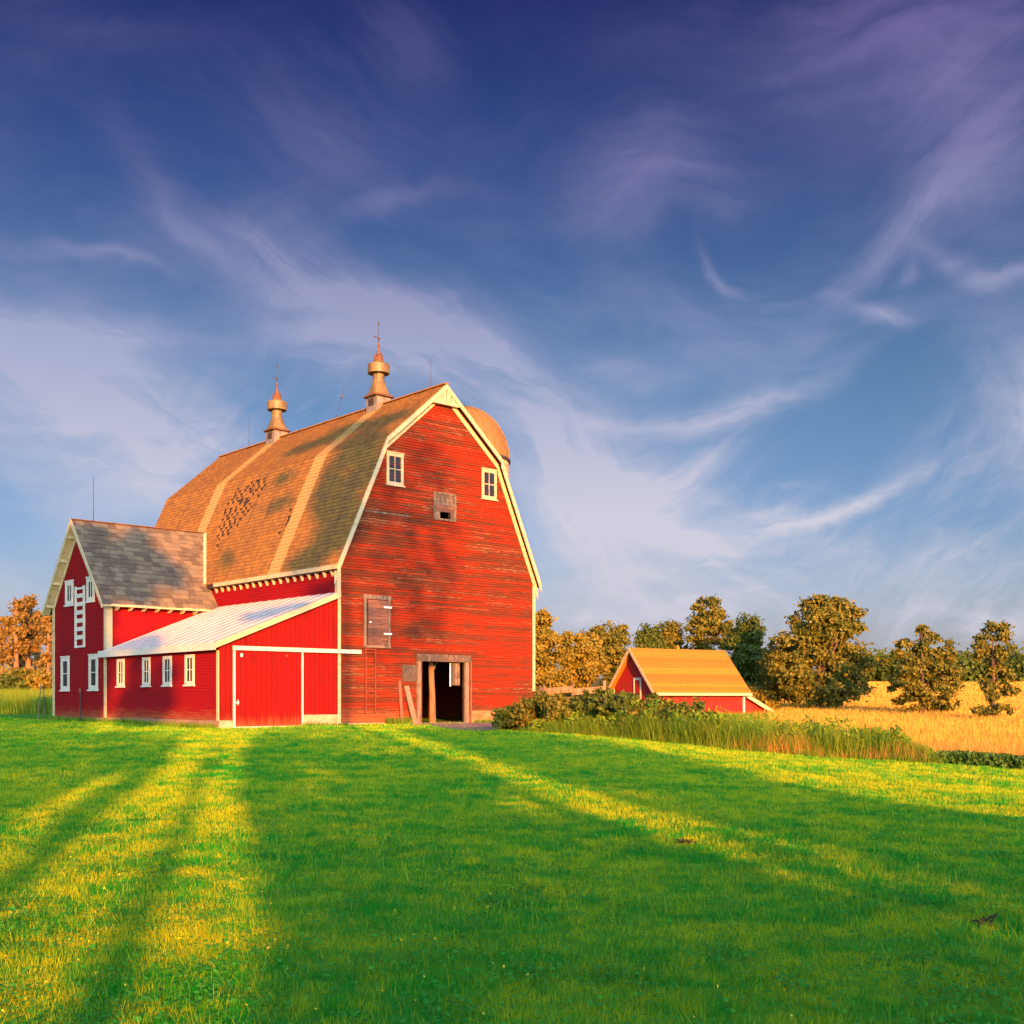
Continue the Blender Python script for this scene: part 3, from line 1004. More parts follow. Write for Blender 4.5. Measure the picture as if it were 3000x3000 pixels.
# ---- the cross wing
WV0, WV1, WU = 10.95, 17.55, -5.59
WR_V, WR_Z, WE_Z = 14.25, 9.93, 5.65
WE_V0, WE_V1 = 10.5, 18.0
wsl = (WR_Z - WE_Z) / (WR_V - WE_V0)


def wing_iv(z):
    if z < WE_Z + (WV0 - WE_V0) * wsl - 0.15: return WV0, WV1
    v = WE_V0 + (z + 0.15 - WE_Z) / wsl
    return v, 2 * WR_V - v


ww = MB(WEST(WU)); clap_rows(ww, 0, 0, 0.33, WR_Z - 0.2, 0.115, iv=wing_iv)
ww.build('wing_wall', M['wall_red'], barn)
wf = MB(frame((0, WV0, 0), (1, 0, 0), (0, -1, 0))); clap_rows(wf, WU, -0.02, 3.2, 6.05, 0.115)
wf.build('wing_wall', M['wall_red'], barn)
wk = MB(); wk.box((WU, WV1 - 0.1, -0.2), (-0.12, WV1, 6.0)); wk.build('wing_wall', M['wall_red'], barn)
wd = MB(); wd.box((WU - 0.02, WV0, -0.2), (WU + 0.1, WV1, 0.325)); wd.build('foundation', M['earth'], barn)

wdk = MB()
wo = -6.0
pz = [(WE_V0, WE_Z - 0.02), (WR_V, WR_Z - 0.02), (WE_V1, WE_Z - 0.02), (WE_V1, WE_Z - 0.13), (WR_V, WR_Z - 0.16), (WE_V0, WE_Z - 0.13)]
wdk.prism(pz, wo, -0.12, 0)
wroof = wdk.build('wing_roof', M['dark'], barn)
# stretch of that roof that climbs over the slope of the main roof
wx = MB()
wx.prism([(12.0, 7.37), (WR_V, WR_Z - 0.02), (WR_V, WR_Z - 0.16), (12.0, 7.24)], -0.12, 0.1, 0)
wx.prism([(13.2, 8.73), (WR_V, WR_Z - 0.02), (WR_V, WR_Z - 0.16), (13.2, 8.6)], 0.1, 0.7, 0)
wx.build('roof_saddle', M['dark'], wroof)
us = MB()
us.hexa([(0, 0, 0), (1, 0, 0), (1, 1, 0), (0, 1, 0), (0, 0, 0.05), (1, 0, 0.05), (1, 1, 0.012), (0, 1, 0.012)])
us_me = us.mesh('shingle', M['wing_shingle'])
slope_len = math.hypot(WR_V - WE_V0, WR_Z - WE_Z)
ang = math.atan2(WR_Z - WE_Z, WR_V - WE_V0)
nrow = 18
ex = slope_len / nrow
cnt = 0
for k in range(nrow):
    zz = WE_Z + (k + 0.5) * ex * math.sin(ang)
    uend = max(-0.06, EAVE[0] + (zz - EAVE[1]) / (BRK[1] - EAVE[1]) * (BRK[0] - EAVE[0]) + 0.06)
    u = wo - 0.02 - (k % 2) * 0.2
    while u < uend:
        w = random.uniform(0.36, 0.46)
        a, b = max(u, wo - 0.02), min(u + w, uend)
        u += w
        if b - a < 0.06: continue
        o = link_mesh('shingle', us_me, wroof)
        s0 = k * ex - 0.03
        j = random.uniform(-0.03, 0.03)
        o.location = (a + 0.004, WE_V0 + (s0 + j) * math.cos(ang), WE_Z + (s0 + j) * math.sin(ang) - 0.01)
        o.rotation_euler = (ang + random.uniform(-0.015, 0.02), 0, random.uniform(-0.012, 0.012))
        o.scale = (b - a - 0.006, ex + 0.06, random.uniform(0.7, 1.25))
        cnt += 1
print('wing shingles', cnt)
fs = MB(); fs.prism([(WR_V, WR_Z), (WE_V1, WE_Z), (WE_V1, WE_Z + 0.03), (WR_V, WR_Z + 0.04)], wo - 0.02, -0.2, 0); fs.build('far_slope', M['shingle'], wroof)
rc = MB(); rc.bar((wo - 0.03, WR_V, WR_Z + 0.05), (1.15, WR_V, WR_Z + 0.05), 0.22, 0.04); rc.build('ridge_cap', M['brown_wood'], wroof)
# valley flashing where the wing meets the main roof
vf = MB()
zA, zB = 7.0, WR_Z
uA, uB = EAVE[0], EAVE[0] + (zB - EAVE[1]) / (BRK[1] - EAVE[1]) * (BRK[0] - EAVE[0])
vA = WE_V0 + (zA - WE_Z) / wsl
vf.bar((uA - 0.05, vA - 0.05, zA + 0.02), (uB - 0.05, WR_V - 0.05, zB + 0.05), 0.16, 0.06, up=(-0.7, -0.6, 0.4)); vf.build('valley_flashing', M['white'], wroof)
# barge boards and soffit lookouts
for sgn in (1, -1):
    ve = WE_V0 if sgn > 0 else WE_V1
    b_ = MB()
    b_.hexa([(wo - 0.05, ve, WE_Z - 0.22), (wo - 0.05, WR_V, WR_Z - 0.24), (wo - 0.004, WR_V, WR_Z - 0.24), (wo - 0.004, ve, WE_Z - 0.22),
             (wo - 0.05, ve, WE_Z + 0.04), (wo - 0.05, WR_V, WR_Z + 0.06), (wo - 0.004, WR_V, WR_Z + 0.06), (wo - 0.004, ve, WE_Z + 0.04)])
    b_.build('barge_board', M['white'], barn)
    f_ = MB()
    va = ve + sgn * 0.45
    za = WE_Z + 0.45 * wsl
    f_.hexa([(WU - 0.075, va, za - 0.55), (WU - 0.075, WR_V, WR_Z - 0.55), (WU - 0.036, WR_V, WR_Z - 0.55), (WU - 0.036, va, za - 0.55),
             (WU - 0.075, va, za - 0.17), (WU - 0.075, WR_V, WR_Z - 0.17), (WU - 0.036, WR_V, WR_Z - 0.17), (WU - 0.036, va, za - 0.17)])
    f_.build('frieze_board', M['white'], barn)
    for k in range(4):
        tt = 0.12 + 0.25 * k
        vv, zz = ve + (WR_V - ve) * tt, WE_Z + (WR_Z - WE_Z) * tt
        q = MB(); q.box((wo + 0.0, vv - 0.05, zz - 0.30), (WU - 0.08, vv + 0.05, zz - 0.15)); q.build('lookout', M['white'], barn)
for sgn in (1, -1):
    ve = WE_V0 if sgn > 0 else WE_V1
    q = MB(); q.hexa([(wo + 0.002, ve, WE_Z - 0.155), (WU - 0.08, ve, WE_Z - 0.155), (WU - 0.08, WR_V, WR_Z - 0.195), (wo + 0.002, WR_V, WR_Z - 0.195),
                      (wo + 0.002, ve, WE_Z - 0.135), (WU - 0.08, ve, WE_Z - 0.135), (WU - 0.08, WR_V, WR_Z - 0.168), (wo + 0.002, WR_V, WR_Z - 0.168)]); q.build('soffit', M['white'], barn)
fa = MB(); fa.box((wo, WE_V0 - 0.045, WE_Z - 0.12), (-0.04, WE_V0 - 0.004, WE_Z + 0.0)); fa.build('fascia', M['white'], barn)
tl = MB(); tl.prism([(WE_V0 + 0.0, WE_Z - 0.15), (WV0 - 0.034, WE_Z + 0.2), (WV0 - 0.034, WE_Z - 0.28), (WV0 - 0.2, WE_Z - 0.28)], -0.05, 0.05, 0)
tl_me2 = tl.mesh('rafter_tail', M['white'])
for k in range(8):
    o = link_mesh('rafter_tail', tl_me2, barn); o.location = (-5.2 + 0.66 * k, 0, 0)
for (v0, v1, zb, zt) in ((WV0 - 0.04, WV0 + 0.2, 0.34, 5.75), (WV1 - 0.18, WV1 + 0.04, 0.34, 5.9)):
    c_ = MB(); c_.box((WU - 0.08, v0, zb), (WU - 0.036, v1, zt)); c_.build('corner_board', M['white'], barn)
c_ = MB(); c_.box((WU - 0.035, WV0 - 0.085, 3.5), (WU + 0.22, WV0 - 0.042, 5.75)); c_.build('corner_board', M['white'], barn)

FW = WEST(WU)
for (a, b, z0, z1) in ((15.42, 16.48, 1.66, 3.30), (11.90, 12.94, 1.66, 3.30)):
    window(FW, a, b, z0, z1, 1, 2, barn, fr=0.2)
for (a, b, z0, z1) in ((14.92, 15.90, 5.88, 7.04), (12.30, 13.22, 5.90, 7.04)):
    window(FW, a, b, z0, z1, 2, 1, barn, fr=0.2)
for (a, b) in ((8.90, 9.68), (6.20, 6.96), (4.12, 4.92), (2.05, 2.86)):
    window(FW, a, b, 1.80, 3.04, 2, 2, barn, fr=0.14, head=False)
# slatted white frame between the upper windows
sl = MB(FW)
for a in (13.46, 14.50):
    sl.hexa([(a, 0.036, 3.72), (a + 0.15, 0.036, 3.72), (a + 0.15, 0.10, 3.72), (a, 0.10, 3.72), (a - 0.0, 0.036, 6.72), (a + 0.15, 0.036, 6.72), (a + 0.15, 0.10, 6.72), (a, 0.10, 6.72)])
slat = sl.build('slatted_frame', M['white_clean'], barn)
for k in range(8):
    z0 = 3.72 + 0.405 * k
    h = 0.2 if 0 < k < 7 else 0.1
    q = MB(FW); q.box((13.615, 0.04, z0), (14.495, 0.085, z0 + h)); q.build('slat', M['white_clean'], slat)

# ---- the lean-to
LU = WU
LR_HI, LR_LO = 5.80, 3.42
lro = -5.86


def lz(u):
    return LR_HI + (LR_LO - LR_HI) * (u / lro)


lw = MB(WEST(LU)); clap_rows(lw, 0.0, WV0 - 0.05, 0.36, 3.36, 0.115)
lw.build('lean_to_wall', M['wall_red'], barn)
lf = MB(); lf.box((LU - 0.02, -0.0, -0.3), (LU + 0.12, WV0, 0.352)); lf.build('foundation', M['earth'], barn)
lt = MB()
lt.hexa([(lro, -0.22, LR_LO - 0.05), (-0.04, -0.22, LR_HI - 0.07), (-0.04, WV0 - 0.05, LR_HI - 0.07), (lro, WV0 + 0.0, LR_LO - 0.05),
         (lro, -0.22, LR_LO + 0.02), (-0.04, -0.22, LR_HI), (-0.04, WV0 - 0.05, LR_HI), (lro, WV0 + 0.0, LR_LO + 0.02)])
ltr = lt.build('lean_to_roof', M['tin'], barn)
for k in range(13):
    v = 0.55 + 0.84 * k
    if v > WV0 - 0.2: break
    q = MB(); q.bar((lro + 0.005, v, LR_LO + 0.030), (-0.06, v, LR_HI + 0.008), 0.035, 0.022); q.build('roof_seam', M['tin'], ltr)
for (u, v) in ((-3.4, 6.9), (-2.9, 3.0), (-1.7, 8.0), (-4.3, 8.1)):
    q = MB(); q.bar((u, v, lz(u) + 0.024), (u + 0.04, v + 0.42, lz(u + 0.04) + 0.024), 0.07, 0.012); q.build('tear', M['iron'], ltr)
q = MB(); q.box((lro - 0.05, -0.22, LR_LO - 0.27), (lro - 0.003, 11.25, LR_LO + 0.03)); q.build('fascia', M['white_clean'], barn)
q = MB(); slant(q, (lro - 0.05, LR_LO + 0.03), (-0.02, LR_HI + 0.02), 0.24, -0.27, -0.224); q.build('barge_board', M['white'], barn)
# front of vertical boards
def vboard(a, b, zb, y0, y1, name, parent, mat, drop=0.22, top=None):
    m = MB()
    za, zc = (lz(a) - drop, lz(b) - drop) if top is None else (top, top)
    m.hexa([(a, y0, zb), (b, y0, zb), (b, y1, zb), (a, y1, zb), (a, y0, za), (b, y0, za), (b, y1, zc), (a, y1, za)])
    m.v[-3] = (b, y0, zc)
    return m.build(name, mat, parent)


lfw = MB(); lfw.prism([(LU, 0.3), (-0.02, 0.3), (-0.02, lz(-0.02) - 0.1), (LU, lz(LU) - 0.1)], 0.0, 0.08, 1)
lfront = lfw.build('lean_to_front', M['dark'], barn)
nb = 24
for k in range(nb):
    a = LU + 0.0 + (LU * -1 - 0.05) * k / nb
    b = LU + 0.0 + (LU * -1 - 0.05) * (k + 1) / nb
    low = 0.36 if (a > -1.95 or b < -4.9) else 0.2
    vboard(a + 0.014, b - 0.014, 0.55 if a > -1.95 else low, -0.034 - 0.003 * (k % 2), -0.002, 'wall_board', lfront, M['door_red'])
q = MB(); q.box((LU - 0.03, -0.05, -0.3), (-5.02, -0.003, 0.345)); q.build('foundation', M['stone'], barn)
q = MB(); q.box((-1.82, -0.06, -0.3), (-0.02, -0.003, 0.54)); q.build('foundation', M['stone'], barn)
for (v0, v1) in ((-0.045, 0.12),):
    q = MB(); q.box((LU - 0.075, v0, 0.34), (LU - 0.036, v1, 3.14)); q.build('corner_board', M['white'], barn)
# sliding door
sd = MB(); sd.box((-5.03, -0.085, 0.03), (-1.80, -0.05, 3.2))
sdo = sd.build('sliding_door', M['dark'], barn)
nd = 13
for k in range(nd):
    a = -4.95 + 3.07 * k / nd
    b = -4.95 + 3.07 * (k + 1) / nd
    vboard(a + 0.009, b - 0.009, 0.10, -0.110 - 0.003 * (k % 2), -0.086, 'door_board', sdo, M['door_red'], top=3.14)
for (a, b, z0, z1) in ((-5.05, -4.955, 0.0, 3.16), (-1.875, -1.80, 0.02, 3.16), (-4.95, -1.88, 0.02, 0.095)):
    q = MB(); q.box((a, -0.135, z0), (b, -0.087, z1)); q.build('door_trim', M['white_clean'], sdo)
q = MB(); q.tube([(-4.86, -0.14, 0.95), (-4.86, -0.19, 1.0), (-4.86, -0.19, 1.12), (-4.86, -0.14, 1.17)], 0.016, 6); q.box((-4.93, -0.15, 1.03), (-4.80, -0.135, 1.09)); q.build('handle', M['hinge'], sdo)
q = MB(); q.box((-4.72, -0.125, 2.90), (-4.62, -0.116, 3.04)); q.build('roller_plate', M['hinge'], sdo)
q = MB(); q.box((-2.62, -0.125, 2.95), (-2.54, -0.116, 3.04)); q.build('roller_plate', M['rust'], sdo)
q = MB(); q.box((-5.08, -0.20, 3.17), (1.08, -0.10, 3.34)); q.build('door_track', M['white_clean'], barn)

# ------------------------------------------------------------------ silo
silo = empty('silo', (-3.05, 72.0, 0.2))
tag(silo, 'tall round silo with ribbed metal dome behind the big barn', 'silo')
q = MB(); q.lathe([(2.86, -0.4), (2.86, 15.75)], 48); sw_ = q.build('silo_wall', M['stone'], silo, smooth=True)
q = MB()
pf = [(2.88 * math.cos(a), 15.8 + 3.3 * math.sin(a)) for a in np.linspace(0.0, 1.50, 14)]
q.lathe([(2.88, 15.70)] + pf + [(0.02, 19.12)], 48); dome = q.build('dome', M['dome'], silo, smooth=True)
for k in range(32):
    a = 2 * math.pi * k / 32
    q = MB(); q.tube([((r + 0.012) * math.cos(a), (r + 0.012) * math.sin(a), z) for r, z in pf], 0.03, 4); q.build('rib', M['dome'], dome)
q = MB(); q.lathe([(2.90, 15.62), (2.96, 15.64), (2.96, 15.80), (2.90, 15.82)], 48); q.build('rim_band', M['iron'], silo)
q = MB(); q.lathe([(0.18, 19.05), (0.18, 19.2), (0.05, 19.28)], 12); q.build('cap', M['iron'], silo)

# ------------------------------------------------------------------ small red shed with tan roof
SHR = R(30)
shed = empty('shed', (10.5, 85.0, -0.5), SHR)
tag(shed, 'small red shed with steep tan roof standing behind the weeds', 'shed')
SWD, SLN = 5.3, 8.5         # gable depth (v), ridge length (u)
se, sr = 2.65, 5.55         # heights over the base
q = MB(); q.prism([(0.05, -0.6), (SWD - 0.05, -0.6), (SWD - 0.05, se), (SWD / 2, sr - 0.1), (0.05, se)], 0.0, SLN, 0); q.build('wall', M['shed_red'], shed)
SF = frame((0, 0, 0), (0, 1, 0), (-1, 0, 0))
rf = MB()
ov = 0.45
pz = [(-0.5, se - 0.5), (SWD / 2, sr), (SWD + 0.5, se - 0.5)]
rf.prism(pz + [(a, b - 0.16) for a, b in pz[::-1]], -ov, SLN + 0.3, 0)
srf = rf.build('roof', M['shed_roof'], shed)
Lr = math.hypot(SWD / 2 + 0.5, sr - se + 0.5)
ra = math.atan2(sr - se + 0.5, SWD / 2 + 0.5)
cr = MB(); cr.hexa([(0, 0, 0), (1, 0, 0), (1, 1, 0), (0, 1, 0), (0, 0, 0.028), (1, 0, 0.028), (1, 1, 0.010), (0, 1, 0.010)])
cr_me = cr.mesh('shingle_course', M['shed_roof'])
for k in range(14):
    o = link_mesh('shingle_course', cr_me, srf)
    s0 = Lr * k / 14
    o.location = (-ov - 0.01, -0.5 + s0 * math.cos(ra), se - 0.5 + s0 * math.sin(ra))
    o.rotation_euler = (ra, 0, 0); o.scale = (SLN + 0.3 + ov + 0.02, Lr / 14 + 0.03, 1)
for sgn in (1, -1):
    ve = -0.5 if sgn > 0 else SWD + 0.5
    q = MB(); q.hexa([(-ov - 0.05, ve, se - 0.78), (-ov - 0.05, SWD / 2, sr - 0.26), (-ov - 0.004, SWD / 2, sr - 0.26), (-ov - 0.004, ve, se - 0.78),
                      (-ov - 0.05, ve, se - 0.47), (-ov - 0.05, SWD / 2, sr + 0.05), (-ov - 0.004, SWD / 2, sr + 0.05), (-ov - 0.004, ve, se - 0.47)])
    q.build('barge_board', M['white'], shed)
q = MB(); q.box((-ov, -0.56, se - 0.66), (SLN + 0.3, -0.505, se - 0.46)); q.build('fascia', M['white'], shed)
q = MB(SF); q.box((1.75, 0.0, 0.0), (1.87, 0.06, 3.15)); q.box((2.55, 0.0, 0.0), (2.67, 0.06, 3.15)); q.box((1.75, 0.0, 3.152), (2.67, 0.06, 3.34)); dr = q.build('door_frame', M['white_clean'], shed)
q = MB(SF); q.box((1.875, 0.0, 0.0), (2.545, 0.03, 3.148)); q.build('door', M['shed_red'], dr)
for v in (-0.03, SWD - 0.12):
    q = MB(SF); q.box((v, 0.0, -0.4), (v + 0.16, 0.05, se - 0.1)); q.build('corner_board', M['white'], shed)
q = MB(); q.box((SLN - 0.15, -0.04, -0.4), (SLN + 0.02, 0.04, se - 0.3)); q.build('corner_board', M['white_clean'], shed)
q = MB(); q.box((4.0, SWD / 2 - 0.11, sr - 0.2), (4.2, SWD / 2 + 0.11, sr + 0.22)); q.lathe([(0.17, sr + 0.22), (0.05, sr + 0.33)], 12, c=(4.1, SWD / 2, 0)); q.build('roof_vent', M['shed_roof'], shed)
ah, al = 2.22, 0.80        # annex roof, high and low edge
q = MB(); q.prism([(SLN + 0.01, -0.6), (SLN + 2.95, -0.6), (SLN + 2.95, al - 0.02), (SLN + 0.01, ah - 0.18)], 0.35, SWD - 0.6, 1); an = q.build('annex', M['shed_red'], shed)
q = MB(); q.hexa([(SLN + 0.02, 0.0, ah - 0.12), (SLN + 3.3, 0.0, al - 0.26), (SLN + 3.3, SWD - 0.3, al - 0.26), (SLN + 0.02, SWD - 0.3, ah - 0.12),
                  (SLN + 0.02, 0.0, ah), (SLN + 3.3, 0.0, al - 0.14), (SLN + 3.3, SWD - 0.3, al - 0.14), (SLN + 0.02, SWD - 0.3, ah)]); q.build('annex_roof', M['shed_roof'], an)
q = MB(); q.hexa([(SLN + 0.02, -0.05, ah - 0.28), (SLN + 3.33, -0.05, al - 0.44), (SLN + 3.33, -0.004, al - 0.44), (SLN + 0.02, -0.004, ah - 0.28),
                  (SLN + 0.02, -0.05, ah + 0.03), (SLN + 3.33, -0.05, al - 0.11), (SLN + 3.33, -0.004, al - 0.11), (SLN + 0.02, -0.004, ah + 0.03)]); q.build('annex_fascia', M['white'], an)

# ------------------------------------------------------------------ things about the barn
def leaning(name, label, cat, p, q_, w, th, mat, yoff=0.0):
    m = MB(); m.bar(p, q_, w, th, up=(0, -1, 0)); o = m.build(name, mat)
    o.location = (BO[0], BO[1], 0); o.rotation_euler = (0, 0, BARN_ROT)
    tag(o, label, cat)


leaning('plank', 'narrow brown plank leaning upright left of the open barn doorway', 'plank', (3.27, -0.22, -0.05), (3.22, -0.075, 2.03), 0.15, 0.04, M['brown_wood'])
leaning('plank', 'wide grey plank leaning against the left doorway jamb', 'plank', (3.90, -0.40, -0.06), (3.58, -0.10, 1.80), 0.26, 0.05, M['grey_wood'])
m = MB(); m.tube([(0, 0, -0.3), (0.02, 0.02, 0.8), (0.0, 0.03, 1.42), (0.02, 0.03, 1.72)], [0.17, 0.18, 0.22, 0.15], 9)
o = m.build('stump_post', M['bark'], smooth=True); x, y = bw(11.55, -0.45); o.location = (x, y, 0.1)
tag(o, 'thick dark wooden post at the right front corner of the big barn', 'post')
fx, fy = bw(WU - 0.25, 13.55)
m = MB(); m.tube([(0, 0, -0.1), (0.01, 0, 1.5)], 0.035, 8)
o = m.build('stake', M['iron']); o.location = (fx, fy, gz(fx, fy)); tag(o, 'thin rusty pipe standing before the wing wall', 'stake')
m2 = MB(); m2.lathe([(0.05, 1.42), (0.06, 1.5), (0.05, 1.62), (0.01, 1.66)], 8); m2.build('cap', M['rust'], o)

# white ladder frame beyond the wing corner
lx, ly = bw(WU - 0.1, 19.0)
lf_ = empty('stepladder', (lx, ly, gz(lx, ly)), R(10)); tag(lf_, 'narrow white metal ladder frame beyond the left corner of the wing', 'ladder')
for sx in (-0.22, 0.17):
    q = MB(); q.bar((sx, 0, -0.05), (sx * 0.3, 0.12, 1.95), 0.035, 0.035); q.build('rail', M['grey_wood'], lf_)
for k in range(5):
    zz = 0.3 + 0.36 * k; f = 1 - zz / 1.95 * 0.7
    q = MB(); q.bar((-0.22 * f, 0.06 * zz, zz), (0.17 * f, 0.06 * zz, zz + (0.12 if k % 2 else 0)), 0.028, 0.02); q.build('rung', M['grey_wood'], lf_)

# board fence right of the barn
fe = empty('board_fence', (1.7, 61.5, 0.05), R(12)); tag(fe, 'sunlit unpainted board fence just right of the big barn', 'fence')
for k, x in enumerate((0.0, 1.55, 3.3)):
    q = MB(); q.bar((x, 0.05, -0.5), (x + 0.03, 0.05, (1.9, 2.0, 2.15)[k]), 0.15, 0.13, up=(0, 1, 0)); q.build('post', M['grey_wood'], fe)
for k, (z0, h) in enumerate(((0.15, 0.24), (0.55, 0.26), (0.95, 0.26), (1.45, 0.34))):
    for a, b in ((-0.2, 1.55), (1.56, 3.4)):
        q = MB(); q.bar((a, -0.03, z0 + 0.03 * k), (b, -0.05, z0 + 0.1 + 0.05 * k), 0.035, h, up=(0, 0, 1)); q.build('rail', M['pine_bark'], fe)

# utility pole on the far hill
px, py = 115.0, 230.0
up = empty('utility_pole', (px, py, gz(px, py) - 0.3)); tag(up, 'wooden utility pole on the far hill at the right edge', 'utility pole')
q = MB(); q.tube([(0, 0, 0), (0, 0, 9.5)], [0.17, 0.12], 8); q.build('pole', M['pine_bark'], up)
q = MB(); q.box((-1.1, -0.06, 8.7), (1.1, 0.06, 8.85)); q.build('crossarm', M['bark'], up)

# dirt before the doorway
def sheet(name, poly, mat, dz):
    me = bpy.data.meshes.new(name)
    c = np.array(poly).mean(0)
    vs_, fs_ = [], []
    n = len(poly); rings = 6
    for r in range(rings + 1):
        f = r / rings
        for (x, y) in poly:
            X, Y = c[0] + (x - c[0]) * f, c[1] + (y - c[1]) * f
            vs_.append((X, Y, gz(X, Y) + dz + 0.04 * (1 - f) ** 0.5))
    for r in range(rings):
        for k in range(n):
            fs_.append((r * n + k, r * n + (k + 1) % n, (r + 1) * n + (k + 1) % n, (r + 1) * n + k))
    me.from_pydata(vs_, [], fs_); me.materials.append(mat)
    o = link_mesh(name, me); tag(o, None, kind='structure'); return o


DIRT = [(-4.9, 51.0), (-3.6, 50.4), (-2.5, 46.0), (-1.6, 43.0), (-0.6, 43.0), (-0.2, 46.0), (0.0, 51.0), (-0.4, 55.8), (-2.2, 54.6), (-4.2, 52.9)]
sheet('dirt_path', DIRT, M['earth'], 0.012)

# ------------------------------------------------------------------ foliage
def leaf_quads(C, size, elong=1.5, up=0.0, nbias=None):
    """one kite-shaped leaf per centre, random attitude"""
    n = len(C)
    d = rng.normal(size=(n, 3)); d[:, 2] += up
    d /= np.linalg.norm(d, axis=1, keepdims=True)
    e = rng.normal(size=(n, 3))
    if nbias is not None:
        nn = rng.normal(size=(n, 3)) * 0.9 + nbias
        e = np.cross(nn, d)
    e -= d * (e * d).sum(1, keepdims=True)
    e /= np.linalg.norm(e, axis=1, keepdims=True) + 1e-9
    s = (size * rng.uniform(0.6, 1.3, n))[:, None]
    d = d * s * elong * 0.5; e = e * s * 0.5
    return np.stack([C - d, C + e * 0.9 - d * 0.1, C + d, C - e * 0.9 - d * 0.1], 1)


def clump_points(blobs, seed):
    """blobs: (x, y, z, rx, ry, rz, clumps, leaves_per_clump, clump_radius)"""
    g = np.random.default_rng(seed)
    P, Nn = [], []
    for (x, y, z, rx, ry, rz, nc, nl, cr_) in blobs:
        d = g.normal(size=(nc, 3)); d /= np.linalg.norm(d, axis=1, keepdims=True)
        r = g.uniform(0.35, 1.0, (nc, 1)) ** 0.5
        c = d * r * np.array([rx, ry, rz]) + np.array([x, y, z])
        for k in range(nc):
            m = max(4, int(nl * g.uniform(0.6, 1.4)))
            sc_ = cr_ * g.uniform(0.6, 1.35)
            o = g.normal(size=(m, 3)) * sc_ * np.array([0.5, 0.5, 0.36])
            P.append(c[k] + o)
            b = o / (np.linalg.norm(o, axis=1, keepdims=True) + 1e-6) + d[k] * 0.5 + np.array([0, 0, 0.3])
            Nn.append(b)
    return np.concatenate(P), np.concatenate(Nn)


def tree(name, label, x, y, blobs, leaf, size, seed, trunk_r, trunk_top, cat='tree', group=None, bark='bark', limbs=6, z0=None, lean=0.0):
    """blobs are given from the tree's foot"""
    zz = gz(x, y) if z0 is None else z0
    root = empty(name, (x, y, zz)); tag(root, label, cat, group)
    P, Nn = clump_points(blobs, seed)
    me = np_mesh('crown', leaf_quads(P, size, nbias=Nn), 4, M[leaf], {'rnd': rng.random(len(P))})
    link_mesh('crown', me, root)
    g = random.Random(seed)
    m = MB()
    pts = [(0, 0, -0.3)] + [(lean * f + g.uniform(-0.1, 0.1) * f, g.uniform(-0.1, 0.1) * f, trunk_top * f) for f in (0.25, 0.5, 0.75, 1.0)]
    m.tube(pts, [trunk_r * 1.25, trunk_r, trunk_r * 0.8, trunk_r * 0.6, trunk_r * 0.3], 8)
    for k in range(limbs):
        b = g.choice(blobs)
        f = g.uniform(0.3, 0.95)
        p = Vector((lean * f, 0, trunk_top * f))
        q_ = Vector((b[0] + g.uniform(-0.7, 0.7) * b[3], b[1] + g.uniform(-0.7, 0.7) * b[4], b[2] + g.uniform(-0.3, 0.6) * b[5]))
        m.tube([p, p.lerp(q_, 0.5) + Vector((0, 0, 0.2)), q_], [trunk_r * 0.4, trunk_r * 0.25, trunk_r * 0.08], 5)
    m.build('trunk', M[bark], root, smooth=True)
    return root


def at(px, Y):
    return (px - 1500.0) / 3404.0 * Y


def hz(py, Y):
    return 1.16 + (2051.0 - py) / 3404.0 * Y


# trees right of the shed
x = at(2400, 95); b0 = gz(x, 95)
tree('broad_tree', 'broadest round-crowned tree right of the shed, golden on its sunny side', x, 95, [
    (0.2, 0, 7.2, 2.4, 2.4, 1.9, 44, 101, 0.62), (1.7, 0, 7.3, 1.8, 2.0, 1.7, 30, 101, 0.58), (-1.7, 0, 5.7, 2.2, 2.2, 1.5, 32, 101, 0.62), (2.7, 0, 4.4, 1.7, 2.0, 1.6, 26, 94, 0.58),
    (0.3, 0.3, 3.8, 2.2, 2.2, 1.8, 42, 101, 0.62), (-2.6, -0.3, 3.2, 1.6, 1.8, 1.6, 26, 94, 0.6), (1.2, -0.4, 1.8, 2.2, 2.0, 1.2, 28, 94, 0.6), (-0.6, -0.3, 1.3, 1.8, 1.6, 1.0, 22, 94, 0.6),
    (3.0, 0, 2.0, 1.0, 1.2, 1.0, 7, 79, 0.5), (-3.6, 0, 4.4, 0.6, 0.9, 0.9, 5, 72, 0.45), (0.8, 0, 9.0, 1.4, 1.2, 0.5, 7, 72, 0.45), (-0.6, 0, 8.9, 1.0, 1.0, 0.5, 6, 72, 0.45)], 'leaf', 0.235, 11, 0.34, 7.0, limbs=14)
x = at(2700, 85)
